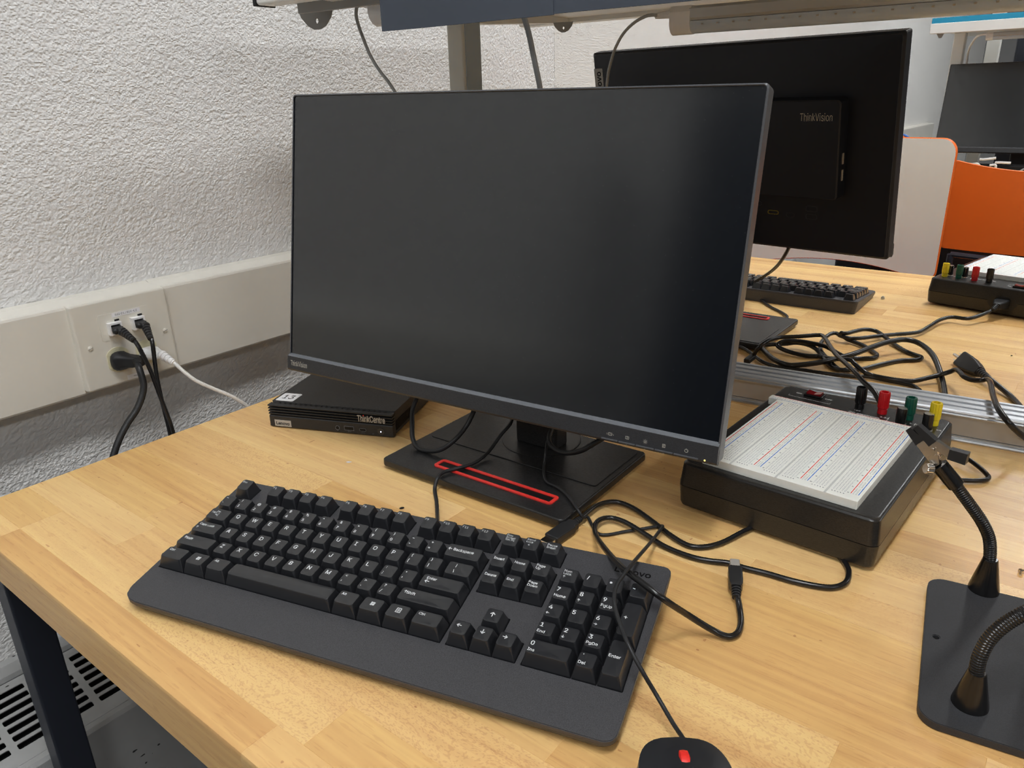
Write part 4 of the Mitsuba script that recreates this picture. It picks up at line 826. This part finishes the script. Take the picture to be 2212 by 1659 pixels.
# alligator clip: lower jaw arm, upper jaw arm, grips
cp = [np.array(q) for q in PATH['clip']]
def slab(pts2, M, th): return tf(extrude(Polygon(pts2), th, -th / 2), M)
o = cp[0]; ex = (cp[3] - cp[0]); Lc = np.linalg.norm(ex); ex /= Lc
ey = np.array([ex[2], 0, -ex[0]]) if False else np.array([-ex[2], 0, ex[0]]) * -1; ey -= ex * (ey @ ex); ey /= np.linalg.norm(ey); ez = np.cross(ex, ey)
CMx = np.eye(4); CMx[:3, 0], CMx[:3, 1], CMx[:3, 2], CMx[:3, 3] = ex, ey, ez, o
def c2(pt): v = (np.linalg.inv(CMx) @ np.append(pt, 1))[:2]; return v
tipL, tipU, joint, elbow, tail = c2(cp[3]), c2(cp[4]), c2(cp[5]), c2(cp[6]), c2(cp[7])
kc = t.part('clip_lower_arm', slab([(0, -.0030), (.0120, -.0032), (.0235, -.0030), (.0240, .0020), (.0190, .0062), (.0125, .0085), (.0050, .0050), (0, .0020)], CMx, .0062), 'chrome', smooth=False, label='bare metal clip body')
t.part('clip_rivet', tf(lathe([(.0019, -.0042), (.0019, .0042)], 14), CMx @ TR(.0125, .0048, 0)), 'chrome', parent=kc)
def arm(a, b, w0, w1, th, m, name, lab=None):
    d = (b - a) / np.linalg.norm(b - a); nn = np.array([-d[1], d[0]])
    return t.part(name, slab([a + nn * w0 / 2, a - nn * w0 / 2, b - nn * w1 / 2, b + nn * w1 / 2], CMx, th), m, smooth=False, label=lab)
arm(tipL + (np.array([.0150, .0015]) - tipL) * .66, tipL, .0085, .0046, .0085, 'cable_soft', 'jaw_sleeve', 'black rubber jaw sleeve')
arm(tipU + (joint - tipU) * .96, tipU, .0075, .0046, .0085, 'cable_soft', 'jaw_sleeve')
arm(joint + (elbow - joint) * -.25, elbow, .0078, .0066, .0058, 'chrome', 'clip_upper_arm')
arm(elbow + (tail - elbow) * -.05, tail, .0085, .0095, .0090, 'cable_soft', 'clip_grip', 'black rubber grip')
t.part('clip_spring', tube([tuple((CMx @ np.array([.006 + .0022 * math.cos(a), .004 + .0022 * math.sin(a), -.003 + a * .0004, 1]))[:3]) for a in np.linspace(0, 15, 40)], .0005, 6, 1), 'chrome', smooth=True, parent=kc)

# ------------------------------------------------------------------ aluminium rail between the benches
YA = .1053
RM = TR(.0, .7110, 0) @ RZ(YA)
t = Thing('bench_rail', 'aluminium profile rail running along the back edge of the near bench', 'rail', RM)
rl = 1.75
p = [(.004, 0), (.062, 0), (.062, .036), (.061, .0375), (.056, .0375), (.0555, .0350), (.0500, .0350), (.0495, .0375), (.0400, .0375), (.0395, .0350), (.0335, .0350), (.0330, .0375), (.0240, .0375), (.0235, .0350), (.0175, .0350), (.0170, .0380), (.0080, .0380), (.0070, .0360), (.0050, .0352), (.0050, .0338), (.0012, .0332), (.0012, .0318), (.0050, .0312), (.0050, .0070), (.0030, .0062), (.0030, .0048), (-.0002, .0040), (-.0010, .0020), (.0, .0)]
P2 = Polygon(p)
prof_ = extrude(P2, rl); prof_.apply_transform(np.array([[0, 0, 1, 0], [1, 0, 0, 0], [0, 1, 0, 0], [0, 0, 0, 1.0]]))
t.part('profile', prof_, 'aluminium', TR(.05, 0, 0), smooth=25)
t.part('face_panel', bx(.06, .04 + rl, .0040, .0052, .0075, .0308), 'aluminium_dull', smooth=False, label='flat satin face strip')
# ------------------------------------------------------------------ overhead shelf on its posts
SM = TR(-.0070, .4720, 0) @ RZ(.040)
t = Thing('overhead_shelf', 'white steel overhead shelf on square posts above the rail between the benches', 'shelf', SM)
sz0 = .5250; sl, sd = 1.95, .62
t.part('board', bx(.012, sl, .03, sd - .03, sz0 + .010, sz0 + .030), 'shelf_white', smooth=False)
t.part('front_edge', rbox(sl, .030, .032, .005, .004, sl / 2, .015, sz0), 'shelf_white')
t.part('back_edge', rbox(sl, .030, .026, .005, .004, sl / 2, sd - .015, sz0 + .002), 'shelf_white')
t.part('end_cap', rbox(.004, .034, .034, .0015, .001, -.001, .015, sz0 - .001), 'cable_soft', label='black end cap')
for x in (.100, 1.62):
    kk = t.part('bracket_arm', loft([np.array([(x + q, yy, z) for q, z in ((-.012, z1), (.012, z1), (.012, z0), (-.012, z0))]) for yy, z0, z1 in ((.03, sz0 + .002, sz0 + .0099), (.27, sz0 - .012, sz0 + .0099), (.35, sz0 - .012, sz0 + .0099), (sd - .03, sz0 + .002, sz0 + .0099))]), 'shelf_white', smooth=False)
tab = Polygon([(-.030, 0), (-.026, -.010), (-.016, -.021), (-.006, -.0262), (.004, -.0262), (.014, -.022), (.024, -.011), (.028, 0)]).difference(affinity.scale(Point(0, -.0150).buffer(.0028), 1, 1.3))
for wx, wy, sc in ((.0100, .5560, .95), (.1050, 1.0150, .62)):
    L = np.linalg.inv(SM) @ TR(wx, wy, sz0 - .001) @ RZ(.30)
    t.part('hanger_tab', extrude(tab, .0022, -.0011), 'shelf_grey', L @ FACE_FRONT @ SC(sc), smooth=False, label='rounded hanger tab with a hole')
t.part('under_lip', bx(.02, sl - .02, .052, .060, sz0 - .008, sz0 + .0099), 'shelf_grey', smooth=False)
for wx in (.0840, 1.60):
    L = np.linalg.inv(SM) @ TR(wx, .735 + (wx - .084) * .105, 0) @ RZ(YA)
    t.part('post', rbox(.0310, .0470, sz0 - .0385 + .0085, .0045, .002, .0155, .0235, .0385), 'steel_cream', L, label='cream square steel post')
    t.part('added_tint_strip', rbox(.0016, .0400, sz0 - .0400, .0006, .0004, .0316, .0235, .0390), 'slate_grey', L, label='added slate grey strip countering brown bounce light on the post side')  # added plate, its grey offsets warm bounce light on this face
# ------------------------------------------------------------------ tube lamps below the shelves
def make_tube(name, label, M, L, n_led=46):
    t = Thing(name, label, 'tube lamp', M)      # local: x along the tube from its left end, z up, lens below
    ca = [(.0165 * math.cos(a), .0165 * math.sin(a)) for a in np.linspace(PI, 2 * PI, 15)]
    t.part('body', loft([np.array([(x, y, z) for y, z in [(.0150, 0), (.0170, .004), (.0165, .016), (.0120, .0200), (-.0120, .0200), (-.0165, .016), (-.0170, .004), (-.0150, 0)][::-1]]) for x in (.03, L)]), 'aluminium', smooth=20)
    t.part('lens', loft([np.array([(x, y, z - .0005) for y, z in ca[::-1]]) for x in (.03, L)]), 'clear_cover', smooth=40)
    t.part('end_cap', loft([np.array([(x, y * 1.08, z * 1.08) for y, z in ([(.0168, .0120), (.0110, .0200), (-.0110, .0200), (-.0168, .0120)] + ca)[::-1]]) for x in (0, .032)]), 'white_plastic', smooth=30)
    if n_led == 46: t.part('led_strip', cat(*[bx(.05 + i * (L - .08) / n_led, .053 + i * (L - .08) / n_led, -.0178, -.0168, -.0065, -.0045) for i in range(n_led)]), 'aluminium_dull', smooth=False, kind='stuff')
    t.part('connector', tube([(.004, 0, .012), (-.022, 0, .012), (-.030, 0, .011)], [.0062, .0052, .0038], 10), 'white_plastic', smooth=30)
    return t
lt1 = make_tube('tube_lamp', 'unlit white tube lamp under the overhead shelf, its end showing beside the navy cloth', TR(.1060, .5790, .5148) @ RZ(.050), 1.2, 0)
lt2 = make_tube('tube_lamp', 'unlit clear tube lamp under the overhead shelf above the monitor seen from behind', TR(.3377, .9707, .5042) @ RZ(.080), 1.15)
lt3 = make_tube('tube_lamp', 'unlit white tube lamp under the farthest blue-edged shelf', TR(.4470, 3.150, .5570) @ RZ(.01) @ SC(.68), 1.5, 20)
# navy cloth
NM = TR(.2450, .4540, .4773) @ RZ(.045)
nv = []
for x0, x1, dz, dy in ((0, .225, 0, 0), (.225, 1.15, .0010, .0015)):
    nx = 24; X = np.linspace(x0, x1, nx)
    def row(z, off): return np.column_stack([X, dy + off + .0015 * np.sin(X * 22) * (1 - z / .05), np.full(nx, z + dz)])
    a, b, c_, d = row(0, 0), row(.078, 0), row(.078, .0022), row(0, .0022)
    V = np.vstack([a, b, c_, d]); F = []
    for i in range(nx - 1):
        for q in range(4):
            u, w = q * nx + i, ((q + 1) % 4) * nx + i; F += [[u, u + 1, w + 1], [u, w + 1, w]]
    for e in (0, nx - 1): F += [[e, nx + e, 2 * nx + e], [e, 2 * nx + e, 3 * nx + e]]
    nv.append(tri(V, F))
t = Thing('cloth_valance', 'dark navy cloth strip hanging below the front of the overhead shelf', 'cloth strip', NM)
for m in nv: t.part('panel', m, 'navy_cloth', smooth=30)
t.part('clip_rail', bx(0.002, 1.148, .0028, .0050, .060, .078), 'shelf_white', smooth=False)


# ------------------------------------------------------------------ chairs behind the far bench
def chair_shell(w, z0, z1, bow, top_dip, bot_rise, r=.035, th=.011, sag=0.0):
    """Backrest: a bowed sheet with rounded corners, standing in the xz plane, bulging towards +y at its middle."""
    base = Polygon(rrect(w, z1 - z0, r, 8, 0, (z0 + z1) / 2))
    pts = np.array(base.exterior.coords)[:-1]
    dense = []
    for a, b in zip(pts, np.roll(pts, -1, 0)):
        k = max(1, int(np.linalg.norm(b - a) / .015))
        dense += [a + (b - a) * i / k for i in range(k)]
    pts = np.array(dense)
    def shape(p, y):
        u = p[:, 0] / (w / 2); z = p[:, 1].copy(); f = (z - z0) / (z1 - z0)
        z = z - top_dip * (1 - u ** 2) * f + bot_rise * (1 - u ** 2) * (1 - f)
        return np.column_stack([p[:, 0], y + bow * (1 - u ** 2) + .0 * z, z])
    ctr = np.array([0, (z0 + z1) / 2]); rings = []
    for s in (.1, .3, .5, .7, .85, .95): rings.append(shape(ctr + (pts - ctr) * s, -th / 2))
    front = loft(rings + [shape(pts - (pts - ctr) * .012, -th / 2)], True, False)
    rim = loft([shape(pts - (pts - ctr) * .012, -th / 2 - .0002), shape(pts, -th / 4), shape(pts, th / 4), shape(pts - (pts - ctr) * .012, th / 2)], False, False)
    rr = [shape(ctr + (pts - ctr) * s, th / 2) for s in (.1, .3, .5, .7, .85, .95, .988)]
    backm = loft(rr, True, False)
    return front, rim, backm
def make_chair(name, label, M, face_mat, back_mat, w, z0, z1, bow, dip, rise, seat_z=-.22):
    t = Thing(name, label, 'chair', M)
    f, rim, b = chair_shell(w, z0, z1, bow, dip, rise)
    t.part('backrest', f, face_mat, smooth=40); t.part('backrest_rim', rim, 'chair_orange', smooth=50, label='orange rim'); t.part('backrest_rear', b, back_mat, smooth=40)
    s = 1 if bow > 0 else -1
    t.part('seat', rbox(w * .95, .40, .018, .05, .008, 0, -.24 * s, seat_z), 'chair_orange', smooth=40)
    for x in (-w * .38, w * .38):
        t.part('leg', tube([(x, .030 * s, z0 - .012), (x, .026 * s, z0 - .05), (x, .00, seat_z - .02), (x * 1.15, .06 * s, FLOOR + .009)], .009, 10), 'leg_navy')
        t.part('leg', tube([(x, -.10 * s, seat_z - .012), (x, -.38 * s, seat_z - .022), (x * 1.15, -.44 * s, FLOOR + .009)], .009, 10), 'leg_navy')
    t.part('back_support', tube([(-w * .38, .030 * s, z0 - .012), (0, .038 * s, z0 - .016), (w * .38, .030 * s, z0 - .012)], .008, 8), 'leg_navy')
    return t
make_chair('chair', 'chair with a white backrest and orange rim behind the monitor seen from behind', TR(.3540, 1.945, 0) @ RZ(-.02), 'chair_white', 'chair_orange', .500, -.068, .2860, .022, .0, .034)
make_chair('chair', 'solid orange chair at the right edge, turned towards the farthest bench', TR(.7600, 2.300, 0) @ RZ(.0), 'chair_orange', 'chair_white', .470, -.036, .2150, -.030, .030, .0)

# ------------------------------------------------------------------ farthest bench with its own shelf
t = Thing('workbench', 'farthest maple workbench at the right edge, carrying the orange-chair monitor', 'workbench')
bench_top(t, .10, 1.75, 2.72, 3.50, [2.72 + .078 * i for i in range(1, 10)], 21)
bench_legs(t, .14, 1.68, (2.76, 3.42))
t.part('added_black_panel', bx(.15, 1.70, 2.745, 2.757, -.60, -TH), 'port_black', smooth=False)  # added black panel, dark ground for the gap below the orange backrest
labels[t.key]['label'] = 'farthest maple workbench behind the orange chair, with a monitor on it'
t = Thing('overhead_shelf', 'farthest white overhead shelf with a blue edge strip at the right edge', 'shelf')
t.part('front_edge', rbox(1.5, .030, .0330, .003, .002, 1.032, 3.065, .5725), 'shelf_white')
t.part('edge_strip', rbox(1.495, .028, .0170, .002, .001, 1.032, 3.066, .6056), 'teal_edge', label='bright blue edge strip')
t.part('board', bx(.286, 1.78, 3.080, 3.70, .588, .602), 'shelf_white', smooth=False)
t.part('hanger_tab', extrude(Polygon([(-.012, 0), (-.003, -.015), (.005, -.015), (.012, 0)]), .002), 'shelf_grey', TR(.312, 3.084, .5735) @ FACE_FRONT, smooth=False)
for x in (.3010, 1.66):
    t.part('post', rbox(.040, .046, .5875, .004, .002, x + .020, 3.425, 0.0002), 'shelf_white', label='white square steel post')
t = Thing('cable_clutter_box', 'dark open equipment box full of leads below the farthest monitor', 'equipment box', TR(.62, 3.160, 0))
t.part('box', rbox(.52, .080, .125, .004, .003, 0, 0, 0), 'port_black')
for i, (x, z, dx, dz) in enumerate(((-.215, .142, .0, 0), (-.19, .128, .05, .0), (-.12, .128, .0, -.03), (-.10, .146, .012, .006), (-.065, .126, -.02, -.02), (-.05, .136, .01, 0))):
    t.part('white_lead', tube([(x - .018, -.045, z), (x, -.048, z + .001), (x + .02 + dx, -.045, z + dz)], .0045, 8), 'cable_white')
t.part('grey_lead', tube([(.0, -.043, .09), (.02, -.048, .115), (.06, -.046, .132)], .0035, 8), 'cable_grey')
t.part('yellow_lead', tube([(.07, -.046, .140), (.085, -.048, .138), (.10, -.046, .128)], .0065, 8), 'ivory_plastic')
t = Thing('patch_lead', 'short orange and blue lead showing above the white chair by the far wall', 'cable')
t.part('orange_lead', tube([(.400, 2.18, .262), (.410, 2.18, .2755), (.424, 2.18, .2768), (.440, 2.18, .262)], .0038, 8), 'chair_orange')
t.part('blue_lead', tube([(.412, 2.186, .262), (.424, 2.186, .2770), (.438, 2.186, .2750), (.450, 2.186, .260)], .0032, 8), 'ink_blue')
t.part('holder', bx(.395, .455, 2.17, 2.20, FLOOR, .262, .004), 'port_black')
single('power_pole', rbox(.050, .050, CEIL - FLOOR, .004, .003, .374, 3.90, FLOOR), 'steel_cream', 'cream square utility pole rising behind the farthest shelf', 'pole')
single('cabinet', rbox(.30, .30, 1.36, .01, .006, .600, 4.10, FLOOR), 'leg_navy', 'dark cabinet standing behind the farthest shelf', 'cabinet')

# ------------------------------------------------------------------ loose cables on the benches
def cable(name, label, pts, r, m='cable_black', sides=10, n=6, catg='cable', group=None):
    return single(name, tube(pts, r, sides, n), m, label, catg, smooth=60, group=group)
sh = lambda pts, dy: [(x, y + dy, z) for x, y, z in pts]
D8X = [(0.7066, 0.9642, 0.0034), (0.7283, 0.9639, 0.0034), (0.7429, 0.9623, 0.0034), (0.7512, 0.956, 0.0034), (0.7587, 0.946, 0.0034)]
W3N = [(.3130, .9620, .5160), (.2960, .9650, .5170), (.2700, .9720, .5100), (.2420, .9850, .4960), (.2200, .9980, .4760), (.2060, 1.0080, .4560), (.1960, 1.0160, .4360), (.1900, 1.0220, .4100), (.1880, 1.0260, .3850)]
LOOP = [(x, y - .040 - .012 * max(0, 1 - abs(z + .012) / .03), max(.0165, z + .026)) for x, y, z in PATH['loop']]
W3 = W3N
cable('monitor_cable', 'thick black cable hanging in a loop left of the monitor neck', LOOP, .0029, 'cable_soft')
cable('keyboard_cable', 'black keyboard cable crossing the red slot of the monitor base', PATH['kbc'] + [(.4620, .2640, .0180), (.4680, .2450, .0230)], .0021, 'cable_soft')
mc = PATH['mousec'] + [(.5640, .3850, .004)] + PATH['mousec2'][2:]
cable('mouse_cable', 'thin black mouse cable folded sharply behind the keyboard and crossing its number pad', mc, .0016, 'cable_soft')
cable('monitor_cable', 'black cable bending right from behind the monitor neck', PATH['vgac'], .0029, 'cable_soft')
def usb_plug(t, M, kind):
    if kind == 'A':
        k = t.part('plug', rbox(.0160, .0085, .0300, .0018, .0012, 0, 0, .0), 'cable_soft', M)
        t.part('grip', rbox(.0125, .0078, .0080, .0016, .001, 0, 0, .0290), 'cable_soft', M, parent=k)
        t.part('metal_shell', rbox(.0121, .0046, .0100, .0006, .0004, 0, 0, -.0100), 'chrome', M, parent=k)
    else:
        k = t.part('plug', loft([ring(rrect(w, h, .0016, 3), z) for w, h, z in ((.0080, .0080, 0), (.0112, .0104, .004), (.0118, .0108, .010), (.0118, .0108, .026), (.0106, .0100, .0272))]), 'cable_soft', M)
        t.part('metal_shell', rbox(.0084, .0078, .0125, .0012, .0004, 0, 0, .0265), 'aluminium_dull', M, parent=k, label='square metal connector end')
        t.part('shell_mouth', rbox(.0058, .0050, .0006, .0006, .0002, 0, 0, .0388), 'port_black', M, parent=k)
t = Thing('usb_cable', 'glossy black USB cable looped behind the near keyboard, both of its plugs lying loose', 'cable')
UA = frame_from((.5606, .3520, .0062), (.5592, .3140, .0062))
usb_plug(t, UA @ TR(0, 0, .004), 'A') if False else usb_plug(t, frame_from((.5590, .3270, .0062), (.5606, .3560, .0062)), 'A')
t.part('strain_relief', strain((.5608, .3630, .0062), (.5612, .3760, .0060), .0040, .0030, 4), 'cable_soft')
t.part('cable', tube([(.5611, .3740, .0060)] + PATH['usb1b'] + [(.7300, .5300, .0028), (.7700, .5400, .0028), (.7800, .5000, .0028)] + PATH['usb2b'][::-1] + PATH['usb2'][::-1][:-1] + [(.7395, .3425, .0075)], .0026, 12), 'cable_black', smooth=60)
ub = PATH['usbb_plug']
usb_plug(t, frame_from((.7340, .3525, .0095), (.7215, .3800, .0095)), 'B')
t.part('strain_relief', strain((.7380, .3440, .0068), (.7340, .3530, .0095), .0036, .0046, 4), 'cable_soft')

mon2c = [(.5150, 1.102, .262), (.5155, 1.088, .245)] + PATH['monc2'][1:]
cable('monitor_cable', 'black cable dropping from the back of the rear-facing monitor', mon2c, .0030, 'cable_black')
cable('keyboard_cable', 'black cable lying between the far keyboard and the far monitor base', PATH['kb2c'][1:7] + [(.4800, 1.2060, .0030), (.4780, 1.1960, .0026)], .0024, 'cable_soft')
cable('bench_cable', 'thickest black cable arching over the tangle to the rail', PATH['D1'], .0042, 'cable_black', 12)
t = Thing('trainer_cord', 'black power cord running from the far tangle over the rail to the near trainer', 'power cord')
t.part('cable', tube(PATH['D3'][1:] + [(.7330, .7800, .0500), (.7480, .7620, .0400), (.7610, .7520, .0300)], .0032, 12), 'cable_black', smooth=60)
t.part('connector', rbox(.010, .008, .020, .002, .001, 0, 0, 0), 'cable_soft', frame_from((.5150, .9230, .0062), (.5178, .9440, .0100)))
pl1 = TM1 @ np.array([-.035, TD / 2 + .0005, TZ + .0215, 1]); pd = TM1[:3, :3] @ np.array([0, 1, 0])
cable('bench_cable', 'black cable running low along the rail behind the tangle', PATH['D8'] + D8X, .0030)
t = Thing('trainer_cord', 'black power cord coiled on the far bench and plugged into the far trainer', 'power cord')
in2 = (TM2 @ np.array([-.035, TD / 2 + .0006, TZ + .0215, 1]))[:3]; d2 = TM2[:3, :3] @ np.array([0, 1, 0])
e2 = in2 + d2 * .034
k = t.part('plug', loft([ring(rrect(w, h, .003, 3), z) for w, h, z in ((.0240, .0165, .0), (.0240, .0165, .010), (.0180, .0140, .020), (.0120, .0110, .030))]), 'cable_soft', frame_from(in2, in2 + d2))
t.part('strain_relief', strain(in2 + d2 * .030, e2 + d2 * .012 + [0, 0, -.004], .0055, .0038, 4), 'cable_soft', parent=k)
t.part('cable', tube([tuple(in2 + d2 * .038 + [0, 0, -.002]), tuple(in2 + d2 * .052 + [-.006, 0, -.008])] + PATH['D4'][2:] + [(.645, .9700, .0042)] + [(.6560, .9790, .0060)], .0033, 12), 'cable_black', smooth=60)
t = Thing('mains_cable', 'long black power cord tangled on the far bench, its plug lying loose', 'cable')
pc_ = [(.440, .985, .006), (.490, 1.000, .008)] + PATH['D5'][::-1] + PATH['D6'][1:] + [(.6150, 1.0060, .0070), (.6350, .9940, .0130)] + PATH['D7'] + PATH['D7b'][1:6] + PATH['D7c']
t.part('cable', tube(pc_, .0034, 12), 'cable_black', smooth=60)
pq0, pq1 = np.array([.7868, 1.0930, .0118]), np.array([.8164, 1.0494, .0118])
FMp = frame_from(pq0, pq1) @ RZ(.95)
k = t.part('plug', loft([ring(rrect(w, h, .0025, 3), z) for w, h, z in ((.0230, .0170, .0), (.0250, .0190, .003), (.0250, .0190, .020), (.0215, .0175, .034), (.0165, .0150, .046), (.0130, .0130, .053))]), 'cable_soft', FMp)
t.part('strain_relief', strain(pq1, pq1 + (pq1 - pq0) * .45 + [0, 0, -.001], .0062, .0044, 5), 'cable_soft', parent=k)
for sx_ in (-.0063, .0063):
    t.part('blade', extrude(sbox(-.0034, -.0165, .0034, 0).difference(Point(0, -.0130).buffer(.0014)), .0015), 'chrome', FMp @ TR(sx_ - .00075, -.0025, -.001) @ np.array([[0, 0, 1, 0], [1, 0, 0, 0], [0, 1, 0, 0], [0, 0, 0, 1.0]]), smooth=False, parent=k, label='flat metal blade')
t.part('ground_pin', lathe([(.0022, -.0190), (.0024, -.0170), (.0024, 0)], 12), 'chrome', FMp @ TR(0, .0045, 0), parent=k)
t.part('cable_tail', tube([tuple(pq1 + (pq1 - pq0) * .40)] + PATH['plug'][6:] + [(.886, .920, .004)], .0036, 12), 'cable_black', smooth=60)
cable('clip_lead', 'black lead looping on the bench beside the near trainer', PATH['leadR'], .0026, 'cable_black')
# cables of the lamps
cable('lamp_cable', 'grey lamp cable hanging from the shelf at the left, down behind the monitor', [(.0765, .5776, .5258), (.0690, .5776, .5235), (.0665, .577, .5150), (.0720, .574, .5030)] + PATH['W1'][4:] + [(.128, .61, .36), (.14, .62, .30)], .0023, 'cable_grey')
cable('lamp_cable', 'thick grey cable hanging in front of the navy cloth', [(.3880, .5120, .5240)] + PATH['W2'][1:] + [(.396, .545, .35)], .0030, 'cable_grey')
cable('lamp_cable', 'grey lamp cable curving down from the clear tube lamp to the rear-facing monitor', W3, .0024, 'cable_grey')
cable('lamp_cable', 'white lamp cable hanging from the farthest tube lamp', [(x, y, z) for x, y, z in [(.4420, 3.15, .566), (.4150, 3.18, .562), (.3900, 3.25, .543), (.3700, 3.33, .518), (.3620, 3.39, .490), (.3600, 3.41, .44)]], .0040, 'cable_white')

# ------------------------------------------------------------------ odds and ends lying on the benches
db = PATH['debris']
def hexnut(r, h): return loft([ring(np.array([(r * math.cos(a), r * math.sin(a)) for a in np.arange(6) * PI / 3]), z) for z in (0, h)])
single('hex_nut', cat(hexnut(.0036, .0042), lathe([(.0018, .0042), (.0018, .0062)], 8)), 'aluminium', 'small metal nut on the far bench beside the far keyboard', 'nut', TR(.5883, 1.4568, .0001), smooth=False)
single('screw', cat(lathe([(.0024, 0), (.0024, .0012), (.0014, .0020)], 12), lathe([(.0012, .002), (.0012, .006)], 8)), 'chrome', 'small metal screw on the near bench at the right edge', 'screw', TR(.9229, .5335, .0024) @ RX(1.9), smooth=25)
for i, lab in ((3, 'small black chip lying right of the loose power plug'), (4, 'tiny dark crumb on the far bench at the right edge'), (1, 'small twisted black scrap above the keyboard function keys')):
    x, y, z = db[i]
    single('plastic_scrap', tf(trimesh.creation.icosphere(1, .0016 if i != 4 else .0011), SC(1.7, .9, .55)), 'ink_black', lab, 'scrap', TR(x, y, .0009) @ RZ(i), smooth=False)
single('paper_scrap', extrude(Polygon([(0, 0), (.004, .001), (.0052, .0045), (.0012, .0030)]), .0005), 'sticker_white', 'tiny white paper scrap left of the monitor base', 'scrap', TR(.2560, .3290, .0002), smooth=False)
for i, lab in ((12, 'tiny metal clipping beside the mouse cable fold'), (13, 'tiny pale crumb behind the keyboard')):
    pass
